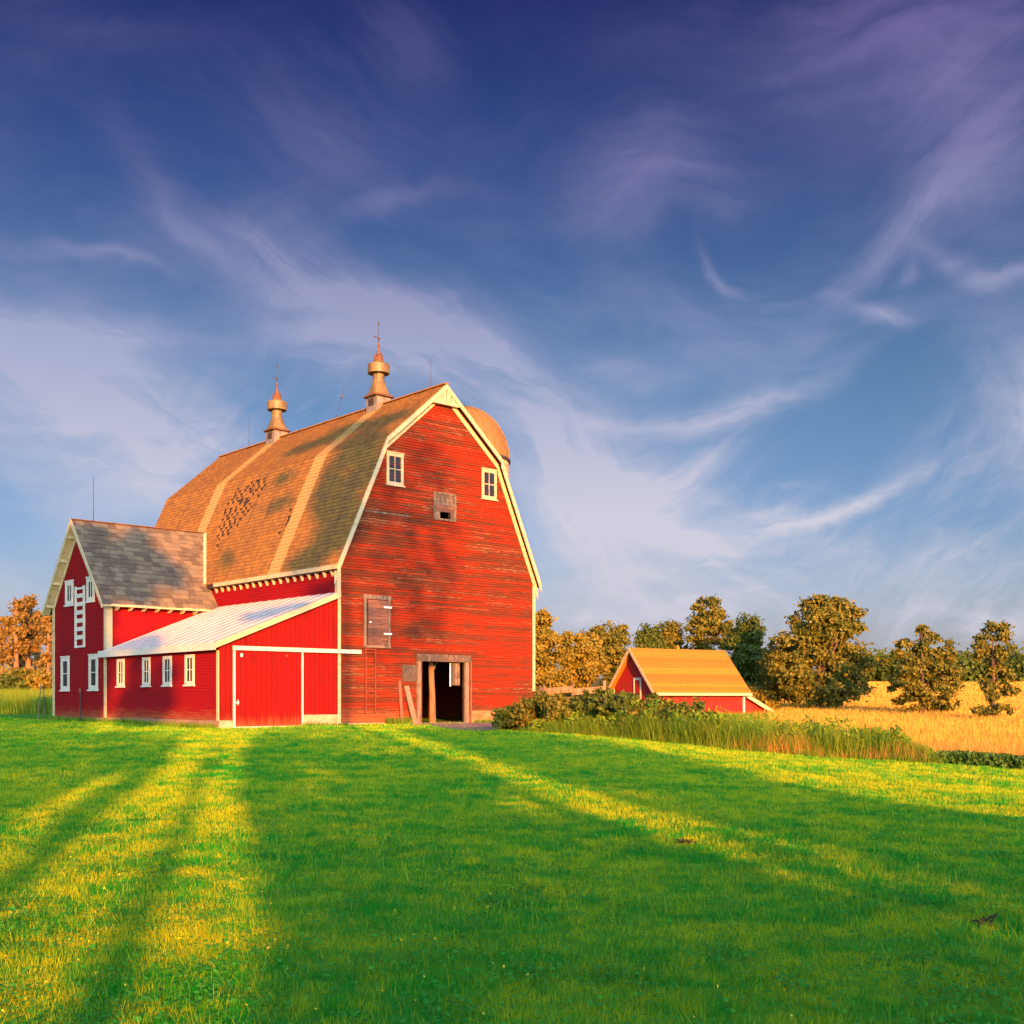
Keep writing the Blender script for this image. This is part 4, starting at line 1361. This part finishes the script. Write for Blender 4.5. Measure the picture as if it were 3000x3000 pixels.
tree('bushy_tree', 'bushy middle tree with ragged upright sprigs in the ripe field', x, 85, [
    (0.2, 0, 5.4, 0.55, 0.7, 1.6, 13, 72, 0.36), (0.1, 0, 6.6, 0.16, 0.2, 0.5, 4, 50, 0.26), (-1.2, 0, 5.0, 0.5, 0.6, 1.0, 9, 65, 0.34), (1.2, 0, 5.1, 0.4, 0.6, 1.0, 8, 65, 0.34), (-2.0, 0, 4.8, 0.25, 0.4, 0.6, 4, 50, 0.28), (2.1, 0, 4.7, 0.3, 0.4, 0.9, 6, 58, 0.30), (-2.6, 0, 4.1, 0.4, 0.4, 0.3, 4, 50, 0.26),
    (-0.6, 0, 3.5, 1.4, 1.5, 0.9, 18, 87, 0.45), (1.2, 0, 3.2, 1.2, 1.5, 1.0, 16, 87, 0.45), (2.3, 0, 2.6, 0.6, 0.8, 1.2, 9, 72, 0.4), (-1.6, 0, 2.4, 0.9, 1.0, 0.9, 10, 79, 0.42),
    (0.5, 0, 1.7, 2.1, 1.8, 0.9, 24, 87, 0.48), (1.4, -0.2, 0.9, 1.4, 1.3, 0.7, 13, 87, 0.42), (-1.0, 0, 1.0, 1.0, 1.0, 0.6, 8, 79, 0.4)], 'leaf', 0.19, 12, 0.20, 6.2, limbs=14)
x = at(2911, 72)
tree('slender_tree', 'slender open-crowned tree at the right edge of the ripe field', x, 72, [
    (0.15, 0, 5.7, 0.75, 0.8, 0.6, 15, 66, 0.32), (0.2, 0, 6.2, 0.4, 0.4, 0.25, 5, 58, 0.26), (-0.75, 0, 5.0, 0.5, 0.6, 0.6, 8, 60, 0.30), (0.75, 0, 4.7, 0.5, 0.6, 0.5, 7, 60, 0.30), (0.0, 0, 4.3, 0.7, 0.7, 0.6, 11, 65, 0.32), (-0.85, 0, 4.3, 0.3, 0.4, 0.25, 4, 52, 0.26),
    (0.2, 0, 3.2, 0.7, 0.7, 0.7, 12, 65, 0.32), (0.75, 0, 2.9, 0.5, 0.5, 0.4, 6, 60, 0.28), (-0.5, 0, 2.4, 0.6, 0.6, 0.4, 7, 60, 0.3), (1.05, 0, 2.1, 0.45, 0.5, 0.25, 6, 58, 0.27), (0.1, 0, 1.7, 0.5, 0.5, 0.4, 6, 60, 0.3), (0.5, 0, 0.95, 0.85, 0.7, 0.32, 10, 65, 0.3), (-0.85, 0, 0.75, 0.45, 0.5, 0.25, 6, 60, 0.27)],
    'leaf', 0.16, 13, 0.11, 5.6, limbs=14)

# the row behind the shed
ROW = [
    (1583, 100, 1787, 1.9, 'leaf_gold', 'tall_tree', 'tall narrow golden tree half hidden by the right edge of the big barn'),
    (1688, 105, 1851, 2.0, 'leaf_gold', 'field_tree', 'low golden tree left of the shed, over the board fence'),
    (1800, 112, 1828, 2.7, 'leaf', 'field_tree', 'wide rounded tree directly behind the left gable of the shed'),
    (1902, 118, 1836, 1.5, 'leaf_green', 'field_tree', 'small dark tree showing over the left part of the shed roof'),
    (1962, 120, 1824, 1.7, 'leaf', 'field_tree', 'small bushy tree showing over the middle of the shed roof'),
    (2072, 118, 1750, 2.9, 'leaf', 'tall_tree', 'tallest tree behind the shed with see-through crown above the roof'),
    (2195, 108, 1805, 1.9, 'leaf_green', 'field_tree', 'ragged green tree just right of the shed ridge'),
    (2268, 98, 1905, 1.5, 'leaf_gold', 'field_tree', 'short golden tree between the shed and the broadest round tree'),
]
for k, (px_, Y, top, rw_, lf, nm, lb) in enumerate(ROW):
    x = at(px_, Y); g0 = gz(x, Y); H = hz(top, Y) - g0
    g = random.Random(50 + k)
    bl = []
    rw_ *= 1.3
    nb_ = 9
    open_crown = 'see-through' in lb
    for j in range(nb_):
        f = (j + 0.5) / nb_
        zc = H * (0.16 + 0.72 * f)
        wid_ = rw_ * (0.85 if f < 0.4 else 1.0 if f < 0.75 else 0.7)
        bl.append((g.uniform(-0.55, 0.55) * wid_, g.uniform(-0.4, 0.4) * wid_, zc, wid_ * 0.62, wid_ * 0.6, H * 0.12, 10 if open_crown and f < 0.6 else 17, 125, 0.54))
    bl.append((0, 0, H * 0.93, rw_ * 0.42, rw_ * 0.42, H * 0.08, 7, 50, 0.5))
    tree(nm, lb, x, Y, bl, lf, 0.225, 60 + k, 0.2, H * 0.85, group='trees behind the small shed', limbs=9)

# pines at the far left
PINES = [(47, 110, 1762, 'thick-trunked pine second from the left edge of the photo'), (82, 112, 1754, 'tallest orange-trunked pine left of the barn wing'),
         (140, 108, 1800, 'slim pine nearest the left corner of the barn wing'), (8, 116, 1815, 'pine cut by the left edge of the photo'), (104, 120, 1790, 'slender pine standing behind the two thick ones')]
for k, (px_, Y, top, lb) in enumerate(PINES):
    x = at(px_, Y); g0 = gz(x, Y); H = hz(top, Y) - g0
    g = random.Random(90 + k)
    bl = []
    for j in range(9):
        f = j / 8
        zc = H * (0.42 + 0.54 * f)
        r_ = 1.55 * (1 - 0.55 * f)
        bl.append((g.uniform(-0.8, 0.8) * r_, g.uniform(-0.8, 0.8) * r_, zc, r_ * 0.6, r_ * 0.6, 0.40, 5, 75, 0.44))
    tree('pine_tree', lb, x, Y, bl, 'needles', 0.22, 110 + k, 0.26 if k < 2 else 0.17, H * 0.97, group='pines beyond the left field', bark='pine_bark', limbs=7)
for k, (px_, Y, h_, lf, lb) in enumerate([(20, 106, 2.0, 'leaf_green', 'dark low bush under the pines at the left photo edge'), (68, 107, 2.6, 'leaf', 'dark upright bush between the two thick pine trunks'),
                                      (98, 104, 1.7, 'leaf_green', 'small dark bush right of the tallest pine trunk'), (122, 103, 2.6, 'leaf_gold', 'bright golden bush beside the left corner of the barn wing')]):
    x = at(px_, Y)
    tree('bush', lb, x, Y, [(0, 0, h_ * 0.55, 0.95, 0.9, h_ * 0.42, 16, 55, 0.45), (0.5, 0.2, h_ * 0.35, 0.8, 0.8, h_ * 0.3, 10, 50, 0.45)], lf, 0.28, 130 + k, 0.07, h_ * 0.7, cat='bush', group='bushes under the pines', limbs=4)

# shrubs along the lawn edge
SHR_ = [(1512, 43.5, 0.75, 0.9, 'leaf_green', 'lowest dark bush at the right foot of the big barn'), (1585, 43.0, 1.1, 1.15, 'leaf', 'gold-tipped bush in front of the board fence'),
        (1665, 42.0, 1.25, 1.2, 'leaf', 'leafy bush with pale seed heads, second right of the barn corner'), (1745, 41.5, 1.4, 1.1, 'leaf_green', 'dark green bush left of the shed gable'),
        (1830, 40.5, 1.55, 1.25, 'leaf_green', 'tallest green bush in front of the shed door'), (1925, 39.0, 1.35, 1.25, 'leaf', 'rough bush below the front corner of the shed'),
        (2015, 37.8, 1.2, 1.1, 'leaf_green', 'dark bush where the shrubs give way to tall grass')]
for k, (px_, Y, h_, r_, lf, lb) in enumerate(SHR_):
    x = at(px_, Y); h_ *= 1.18; r_ *= 1.12
    tree('shrub', lb, x, Y, [(0, 0, h_ * 0.45, r_ * 0.85, r_ * 0.75, h_ * 0.42, 30, 65, 0.25), (-0.35 * r_, -0.2, h_ * 0.7, r_ * 0.45, r_ * 0.45, h_ * 0.3, 12, 55, 0.2), (0.45 * r_, 0.1, h_ * 0.66, r_ * 0.4, r_ * 0.4, h_ * 0.28, 11, 55, 0.2)],
         lf, 0.115, 150 + k, 0.03, h_ * 0.7, cat='bush', group='shrubs along the edge of the lawn', limbs=6)


# ------------------------------------------------------------------ grasses
def blades(X, Y, h, w, lean, Z=None):
    n = len(X)
    Z = ground_z(X, Y) if Z is None else Z
    th = rng.uniform(0, 2 * np.pi, n)
    ax = np.stack([np.cos(th), np.sin(th), np.zeros(n)], 1)
    ph = rng.uniform(0, 2 * np.pi, n)
    ln = np.stack([np.cos(ph), np.sin(ph), np.zeros(n)], 1) * (h * lean * rng.uniform(0.2, 1.0, n))[:, None]
    base = np.stack([X, Y, Z - 0.03], 1)
    tip = base + ln + np.array([0, 0, 1.0]) * (h + 0.03)[:, None]
    return np.stack([base - ax * (w / 2)[:, None], base + ax * (w / 2)[:, None], tip], 1)


def fnoise(X, Y, s, seed=0.0):
    return np.array([mnoise.noise(Vector((x * s, y * s, seed))) for x, y in zip(X, Y)])


def in_poly(X, Y, poly):
    c = np.zeros(len(X), dtype=bool)
    n = len(poly)
    for i in range(n):
        (x0, y0), (x1, y1) = poly[i], poly[(i + 1) % n]
        hit = ((y0 > Y) != (y1 > Y)) & (X < (x1 - x0) * (Y - y0) / (y1 - y0 + 1e-12) + x0)
        c ^= hit
    return c


def to_barn(X, Y):
    dx, dy = X - BO[0], Y - BO[1]
    return CU * dx + SU * dy, -SU * dx + CU * dy


def lawn():
    N = 1500000
    Y = np.exp(rng.uniform(np.log(4.6), np.log(78), N))
    X = rng.uniform(-1, 1, N) * (0.49 * Y + 4.5)
    k = is_lawn(X, Y)
    u, v = to_barn(X, Y)
    k &= ~((u > -5.6) & (u < W) & (v > 0.02)) 
    k &= ~(in_poly(X, Y, DIRT) & (rng.random(N) < 0.9))
    X, Y = X[k], Y[k]
    nz = np.zeros(len(X))
    # cheap smooth noise from a coarse table
    tab = rng.random((256, 256))
    def tn(s):
        gx, gy = X * s + 500, Y * s + 500
        ix, iy = gx.astype(int), gy.astype(int)
        fx, fy = gx - ix, gy - iy
        fx, fy = fx * fx * (3 - 2 * fx), fy * fy * (3 - 2 * fy)
        a = tab[iy % 256, ix % 256] * (1 - fx) + tab[iy % 256, (ix + 1) % 256] * fx
        b = tab[(iy + 1) % 256, ix % 256] * (1 - fx) + tab[(iy + 1) % 256, (ix + 1) % 256] * fx
        return a * (1 - fy) + b * fy
    clump = 0.5 * tn(5.0) + 0.3 * tn(11.0) + 0.2 * tn(1.3)
    h = (0.012 + 0.072 * clump ** 1.6) * rng.uniform(0.6, 1.25, len(X)) * np.interp(Y, [5, 20, 60], [1, 1.4, 2.2])
    w = np.maximum(0.0058, 0.00095 * Y) * rng.uniform(0.7, 1.3, len(X))
    bump = 0.035 * fnoise(X[:1], Y[:1], 0.22)[0] * 0
    Z = ground_z(X, Y) + 0.0
    me = np_mesh('lawn_grass', blades(X, Y, h, w, 0.9, Z), 3, M['lawn_blade'], {'rnd': np.clip(0.5 + 0.55 * (rng.random(len(X)) - 0.5) + 0.85 * (tn(6.5) - 0.5) + 0.7 * (tn(2.1) - 0.5) + 0.35 * (tn(0.5) - 0.5), 0, 1)})
    tag(link_mesh('lawn_grass', me), 'short mown green lawn grass before the barn', kind='stuff')


lawn()

# longer single blades and clover in the near lawn
n = 40000
Y = np.exp(rng.uniform(np.log(4.8), np.log(20), n)); X = rng.uniform(-1, 1, n) * (0.49 * Y + 3)
tag(link_mesh('long_blades', np_mesh('long_blades', blades(X, Y, rng.uniform(0.05, 0.115, n), np.maximum(0.005, 0.0008 * Y), 1.0), 3, M['lawn_blade'], {'rnd': rng.random(n)})), 'longer single grass blades in the near lawn', kind='stuff')
Pc = []
for k in range(520):
    Y = math.exp(random.uniform(math.log(4.9), math.log(17))); x = random.uniform(-0.48, 0.48) * Y
    m_ = random.randint(20, 70); r_ = random.uniform(0.08, 0.30)
    q = rng.normal(size=(m_, 2)) * r_ + np.array([x, Y])
    Pc.append(np.stack([q[:, 0], q[:, 1], ground_z(q[:, 0], q[:, 1]) + rng.uniform(0.02, 0.06, m_)], 1))
Pc = np.concatenate(Pc)
th = rng.uniform(0, 2 * np.pi, len(Pc)); sz = rng.uniform(0.010, 0.021, len(Pc))
e1 = np.stack([np.cos(th), np.sin(th), rng.normal(0, 0.25, len(Pc))], 1) * sz[:, None]
e2 = np.stack([-np.sin(th), np.cos(th), rng.normal(0, 0.25, len(Pc))], 1) * sz[:, None] * 0.8
tag(link_mesh('clover', np_mesh('clover', np.stack([Pc - e1, Pc + e2, Pc + e1, Pc - e2], 1), 4, M['clover'], {'rnd': rng.random(len(Pc))})), 'patches of clover leaves in the near lawn', kind='stuff')

# dandelions
n = 260
Y = np.exp(rng.uniform(np.log(5.5), np.log(22), n)); X = rng.uniform(-0.47, 0.30, n) * Y
keep = rng.random(n) < np.where(X < 0.02 * Y, 0.8, 0.3)
X, Y = X[keep], Y[keep]
P = np.stack([X, Y, ground_z(X, Y) + rng.uniform(0.06, 0.10, len(X))], 1)
P = np.repeat(P, 4, 0) + rng.normal(size=(len(P) * 4, 3)) * 0.004
tag(link_mesh('dandelions', np_mesh('dandelions', leaf_quads(P, 0.011, 1.0), 4, M['dandelion'], {'rnd': rng.random(len(P))})), 'scattered yellow dandelion heads in the lawn', kind='stuff')


P = []
for (px_, py_, r_, m_) in ((2011, 2484, 0.07, 40), (2900, 2717, 0.04, 26), (2850, 2262, 0.10, 24)):
    Y = 1.62 * 3404 / (py_ - 2051); x = at(px_, Y)
    P.append(np.array([x, Y, gz(x, Y) + 0.03]) + rng.normal(size=(m_, 3)) * np.array([r_, r_ * 0.6, 0.018]))
P = np.concatenate(P)
tag(link_mesh('dead_grass', np_mesh('dead_grass', leaf_quads(P, 0.03, 2.5), 4, M['dark'], {'rnd': rng.random(len(P))})), 'small dark tufts of dead grass in the lawn', kind='stuff')


def belt(name, label, N, xr, depth, hfun, mat, w=0.03, lean=0.35, keep=None, start=0.0):
    """grass standing in a strip of given depth behind the lawn edge"""
    X = rng.uniform(xr[0], xr[1], N)
    Y = np.interp(X, EDGE_X, EDGE_Y) + start + depth * rng.random(N) ** 1.3
    h = hfun(X, Y) * rng.uniform(0.55, 1.15, N)
    me = np_mesh(name, blades(X, Y, h, np.full(N, w) * rng.uniform(0.6, 1.4, N), lean), 3, M[mat], {'rnd': rng.random(N)})
    tag(link_mesh(name, me), label, kind='stuff')


def ragged(X, Y, s_, lo):
    return lo + (1 - lo) * np.clip(0.5 + 0.9 * fnoise(X, Y, s_, 3.1), 0, 1)


HT = lambda X, Y: np.interp(X, [0.4, 3.0, 4.2, 6, 9, 11, 12], [0.4, 0.9, 1.40, 1.25, 1.2, 1.15, 0.5])
belt('tall_grass', 'tall green grass and weeds behind the lawn edge', 70000, (1.2, 11.9), 7.0, lambda X, Y: HT(X, Y) * ragged(X, Y, 1.1, 0.45), 'tall_green', 0.018, 0.5)
belt('fringe_grass', 'ragged short grass at the foot of the lawn edge shrubs', 9000, (0.3, 12.0), 0.8, lambda X, Y: 0.36 * ragged(X, Y, 2.0, 0.2), 'tall_green', 0.018, 0.7, start=-0.15)
belt('dry_grass', 'dry tan grass stalks among the green weeds', 18000, (6.0, 11.8), 5.0, lambda X, Y: np.interp(X, [6, 8, 11, 14], [0.7, 1.05, 1.0, 0.55]) * ragged(X, Y, 0.7, 0.1), 'tall_dry', 0.016, 0.5, start=-0.05)
# leafy weeds with yellow green tops in the belt
N = 26000
X = rng.uniform(0.6, 11.8, N); Y = np.interp(X, EDGE_X, EDGE_Y) + 0.1 + 6.0 * rng.random(N) ** 1.6
hh = HT(X, Y) * ragged(X, Y, 1.6, 0.25)
P = np.stack([X, Y, ground_z(X, Y) + hh * rng.uniform(0.1, 1.08, N)], 1)
tag(link_mesh('leafy_weeds', np_mesh('leafy_weeds', leaf_quads(P, 0.075, 2.2, up=0.8), 4, M['tall_green'], {'rnd': rng.random(N)})), 'leafy green weeds mixed into the tall grass', kind='stuff')
belt('field_margin_grass', 'short dry orange grass at the margin of the ripe field', 16000, (11.2, 24.0), 9.0, lambda X, Y: np.interp(X, [11, 13, 24], [0.45, 0.6, 0.6]), 'tall_dry', 0.035, start=1.3)

# leafy crop along the right lawn edge
N = 9000
X = rng.uniform(11.2, 22, N); Y = np.interp(X, EDGE_X, EDGE_Y) + np.abs(rng.normal(0, 0.75, N)) * np.interp(X, [11.2, 13, 22], [0.3, 1, 1.2])
P = np.stack([X, Y, ground_z(X, Y) + rng.uniform(0.02, 0.42, N) * np.interp(X, [11.2, 12.4, 22], [0.35, 0.85, 1.0])], 1)
tag(link_mesh('ground_cover', np_mesh('ground_cover', leaf_quads(P, 0.13, 1.3), 4, M['cover'], {'rnd': rng.random(N)})), 'low dark green leafy crop along the right lawn edge', kind='stuff')

# ripe field
N = 150000
Y = np.exp(rng.uniform(np.log(39), np.log(310), N)); X = (0.225 + 0.335 * rng.random(N) ** 0.85 + rng.normal(0, 0.012, N)) * Y
k = (Y > np.interp(X, EDGE_X, EDGE_Y) + 6.0)
X, Y = X[k], Y[k]
h = 0.55 * rng.uniform(0.6, 1.2, len(X))
tag(link_mesh('wheat', np_mesh('wheat', blades(X, Y, h, 0.0012 * Y, 0.3), 3, M['wheat'], {'rnd': np.clip(0.5 + 0.5 * (rng.random(len(X)) - 0.5) + 0.35 * np.sin(Y * 0.9 + 0.15 * X) * np.sin(0.21 * Y + 0.05 * X + 1.0) + 0.25 * np.sin(0.33 * X + 0.12 * Y), 0, 1)})), 'ripe golden field of standing grain', kind='stuff')

# meadow beyond the lawn at the left
N = 40000
Y = rng.uniform(76.3, 100, N); X = rng.uniform(-0.50, -0.36, N) * Y
tag(link_mesh('meadow_grass', np_mesh('meadow_grass', blades(X, Y, 0.95 * rng.uniform(0.6, 1.2, N), np.full(N, 0.06), 0.3), 3, M['tall_green'], {'rnd': rng.random(N) * 0.6 + 0.4 * ss(77, 88, Y)})), 'tall yellow green meadow grass left of the barn wing', kind='stuff')
# wild grass round shed and barn back
N = 40000
Y = 41 + 69 * rng.random(N) ** 1.6; X = np.minimum(rng.uniform(0.03, 0.25, N) + np.abs(rng.normal(0, 0.012, N)), 0.29) * Y
tag(link_mesh('wild_grass', np_mesh('wild_grass', blades(X, Y, np.interp(Y, [41, 50, 60, 110], [1.0, 0.6, 0.35, 0.5]) * rng.uniform(0.4, 1.2, N), np.full(N, 0.05), 0.4), 3, M['tall_green'], {'rnd': rng.random(N)})), 'wild mixed grass around the shed', kind='stuff')
# weeds at the wall foot
U, V, Hh = [], [], []
for (u0, u1, v0, v1, n_, h_) in ((-5.9, -5.64, 0.1, 17.6, 3200, 0.26), (-1.9, 0.4, -0.3, -0.06, 420, 0.18), (2.4, 3.9, -0.35, -0.06, 500, 0.38), (0.3, 2.4, -0.2, -0.06, 200, 0.14), (7.5, 11.0, -0.4, -0.08, 500, 0.2)):
    U.append(rng.uniform(u0, u1, n_)); V.append(rng.uniform(v0, v1, n_)); Hh.append(rng.uniform(0.4, 1.2, n_) * h_)
U, V, Hh = map(np.concatenate, (U, V, Hh))
X, Y = BO[0] + CU * U - SU * V, BO[1] + SU * U + CU * V
tag(link_mesh('weeds', np_mesh('weeds', blades(X, Y, Hh, np.full(len(X), 0.04), 0.5), 3, M['tall_green'], {'rnd': rng.random(len(X)) * 0.5})), 'unmown weeds along the foot of the barn walls', kind='stuff')
# tall single weeds rising before the shed
P = []
for (px_, Y, h_) in ((2040, 41, 1.75), (2052, 40.6, 1.6), (1955, 42, 1.4), (2010, 41, 1.35)):
    x = at(px_, Y); z0 = gz(x, Y)
    for k in range(120):
        f = rng.random()
        P.append((x + rng.normal(0, 0.09), Y + rng.normal(0, 0.09), z0 + h_ * f))
P = np.array(P)
tag(link_mesh('tall_weeds', np_mesh('tall_weeds', leaf_quads(P, 0.10, 1.8, up=1.0), 4, M['leaf_green'], {'rnd': rng.random(len(P))})), 'few tall weed stalks rising before the shed wall', kind='stuff')

# far wood on the hill
bl = []
g = random.Random(5)
P = []
for k in range(700):
    Y = g.uniform(290, 360); x = at(g.uniform(2430, 3150), Y)
    h_ = g.uniform(4.5, 8.0)
    c = np.array([x, Y, gz(x, Y) + h_ * 0.5])
    P.append(c + rng.normal(size=(90, 3)) * np.array([1.7, 1.7, h_ * 0.26]))
P = np.concatenate(P)
tag(link_mesh('far_wood', np_mesh('far_wood', leaf_quads(P, 0.95, 1.2), 4, M['leaf_green'], {'rnd': rng.random(len(P))})), 'low dark wood along the top of the far hill', kind='stuff')
P = []
for k in range(160):
    Y = g.uniform(150, 185); x = at(g.uniform(-150, 1500), Y)
    if -50 < x < 400 and x > at(300, Y) : pass
    h_ = g.uniform(3.0, 6.0)
    c = np.array([x, Y, gz(x, Y) + h_ * 0.45])
    P.append(c + rng.normal(size=(80, 3)) * np.array([1.5, 1.5, h_ * 0.26]))
P = np.concatenate(P)
tag(link_mesh('far_wood', np_mesh('far_wood', leaf_quads(P, 0.6, 1.2), 4, M['leaf_gold'], {'rnd': rng.random(len(P))})), 'low golden wood beyond the pines at the left', kind='stuff')

# ------------------------------------------------------------------ the trees behind the photographer that shade lawn and barn
CA, SA = math.cos(SUN_ALPHA), math.sin(SUN_ALPHA)
DB = 22.0


def shade_tree(label, s, d, trunk_r, top, blobs, seed):
    """s metres right of the line through the camera along the light, d metres behind; blobs (s, h, rs, rh, leaves)"""
    x, y = s * CA + d * SA, s * SA - d * CA
    root = empty('shade_tree', (x, y, gz(x, y)), SUN_ALPHA); tag(root, label, 'tree', 'trees behind the photographer')
    P = []
    for (bs_, bh, rs, rh, nc, rc) in blobs:
        if rc < 0:               # even spray of single leaves, nc = how many leaves deep
            n_ = int(nc * 1.25 * math.pi * rs * rh / 0.036)
            d_ = rng.normal(size=(n_, 3)); d_ /= np.linalg.norm(d_, axis=1, keepdims=True)
            P.append(d_ * rng.random((n_, 1)) ** (1 / 3) * np.array([rs, max(0.5, min(rs, rh)), rh]) + np.array([bs_ - s, 0, bh - gz(x, y)]))
            continue
        for _ in range(nc):
            c = rng.normal(size=3); c *= rng.random() ** 0.45 / np.linalg.norm(c)
            c = c * np.array([rs, max(0.4, min(rs, rh)), rh]) + np.array([bs_ - s, 0, bh - gz(x, y)])
            r_ = rc * rng.uniform(0.7, 1.25)
            nl = int(190 * r_ * r_) + 6
            d_ = rng.normal(size=(nl, 3)); d_ /= np.linalg.norm(d_, axis=1, keepdims=True)
            P.append(c + d_ * rng.random((nl, 1)) ** (1 / 2.6) * r_ * np.array([1, 1, 0.8]))
    P = np.concatenate(P)
    S_, H_ = P[:, 0] + s, P[:, 2] + gz(x, y)
    gap = ((S_ > -1.62) & (S_ < -0.92)) | ((S_ > -0.50) & (S_ < -0.02) & (H_ > 5.2)) | ((S_ > 4.95) & (S_ < 5.5) & (H_ > 6.0) & (H_ < 14)) | ((S_ > -2.75) & (S_ < -2.25) & (H_ > 5.2) & (H_ < 7.8)) | ((S_ > 10.5) & (H_ > 5.8))
    for (a_, b_, r_) in ((4.55, 24.7, 0.36), (4.6, 22.3, 0.28), (2.9, 22.3, 0.55), (2.65, 26.9, 0.32), (3.96, 29.5, 0.36), (6.2, 28.6, 0.36)):
        gap |= (S_ - a_) ** 2 + (H_ - b_) ** 2 < r_ * r_
    P = P[~gap]
    link_mesh('crown', np_mesh('crown', leaf_quads(P, 0.34, 1.4), 4, M['leaf_green'], {'rnd': rng.random(len(P))}), root)
    m = MB(); m.tube([(0, 0, -0.4), (0, 0, top * 0.6), (0, 0, top + 4)], [trunk_r * 1.15, trunk_r, trunk_r * 0.4], 10)
    m.build('trunk', M['bark'], root, smooth=True)


shade_tree('tall oak behind the photographer whose shade covers the wing', -9.5, DB, 0.3, 20, [
    (-9.6, 18.5, 3.4, 6.0, 75, 0.85), (-6.9, 18.0, 1.0, 3.6, 22, 0.6), (-7.6, 22.8, 1.6, 2.2, 18, 0.6), (-12.8, 16, 3.0, 6.0, 40, 0.9), (-7.2, 9.5, 2.4, 4.2, 1.8, -1), (-7.9, 18.6, 2.2, 5.6, 2.0, -1)], 1)
shade_tree('young tree behind the photographer shading the lean-to', -4.3, DB, 0.14, 19, [
    (-3.9, 7.6, 2.4, 4.2, 1.7, -1), (-4.2, 14.4, 1.5, 1.7, 1.8, -1), (-4.6, 17.0, 1.2, 0.9, 14, 0.45), (-5.3, 22.0, 1.5, 2.0, 26, 0.6), (-3.6, 21.6, 0.8, 1.6, 8, 0.45), (-3.0, 15.6, 0.5, 0.9, 5, 0.35)], 2)
shade_tree('straight trunk behind the photographer whose shadow strip crosses the lawn', -1.95, DB, 0.20, 8, [(-2.2, 10.0, 0.4, 1.8, 8, 0.3)], 3)
shade_tree('slim trunk behind the photographer whose thin shadow runs beside the lit strip', -0.72, DB, 0.16, 5.0, [(-0.70, 8.0, 0.14, 1.6, 5, 0.2)], 4)
shade_tree('dense low tree behind the photographer shading the middle of the lawn', 2.6, DB, 0.2, 6, [
    (0.7, 2.2, 0.75, 4.0, 2.6, -1), (2.6, 2.6, 2.7, 4.4, 3.2, -1), (2.4, 8.2, 2.5, 2.2, 1.3, -1), (0.55, 7.6, 0.6, 2.8, 2.2, -1), (1.3, 9.6, 1.1, 1.6, 1.2, -1), (2.6, 7.4, 2.0, 1.2, 12, 0.4), (2.6, 11.0, 2.2, 1.2, 0.6, -1), (5.3, 2.6, 0.6, 3.2, 2.5, -1)], 5)
shade_tree('tall tree behind the photographer throwing dapples on the barn roof', 4.35, DB, 0.18, 24, [
    (4.3, 23.2, 1.0, 2.6, 70, 0.46), (3.9, 21.2, 0.85, 0.9, 26, 0.42), (2.9, 20.5, 0.7, 0.6, 14, 0.38), (5.3, 25.6, 0.7, 1.8, 40, 0.46), (2.1, 26.2, 0.25, 0.3, 6, 0.34), (1.9, 24.7, 0.5, 0.22, 8, 0.30),
    (3.1, 28.4, 0.9, 0.30, 26, 0.34), (5.0, 28.2, 0.9, 0.6, 30, 0.40), (6.6, 27.6, 0.7, 0.5, 14, 0.40), (-0.75, 22.4, 0.08, 0.5, 9, 0.26), (1.2, 17.9, 1.7, 0.5, 24, 0.34), (3.4, 18.9, 0.7, 0.5, 9, 0.34), (-4.0, 17.6, 1.0, 0.6, 9, 0.38)], 6)
shade_tree('broad low tree behind the photographer shading the right of the lawn', 8.0, DB, 0.25, 8, [
    (7.9, 2.8, 2.6, 4.6, 3.2, -1), (8.0, 9.0, 2.6, 3.4, 2.0, -1), (6.2, 8.6, 0.85, 3.6, 2.2, -1), (9.2, 6.6, 1.0, 1.4, 8, 0.4)], 7)
shade_tree('tall thin-leaved tree behind the photographer dappling the gable', 4.5, DB + 1, 0.10, 25, [
    (7.2, 21.5, 2.9, 6.4, 0.5, -1), (8.4, 25.4, 1.3, 1.8, 0.3, -1), (6.3, 24.0, 1.2, 2.0, 0.25, -1)], 8)
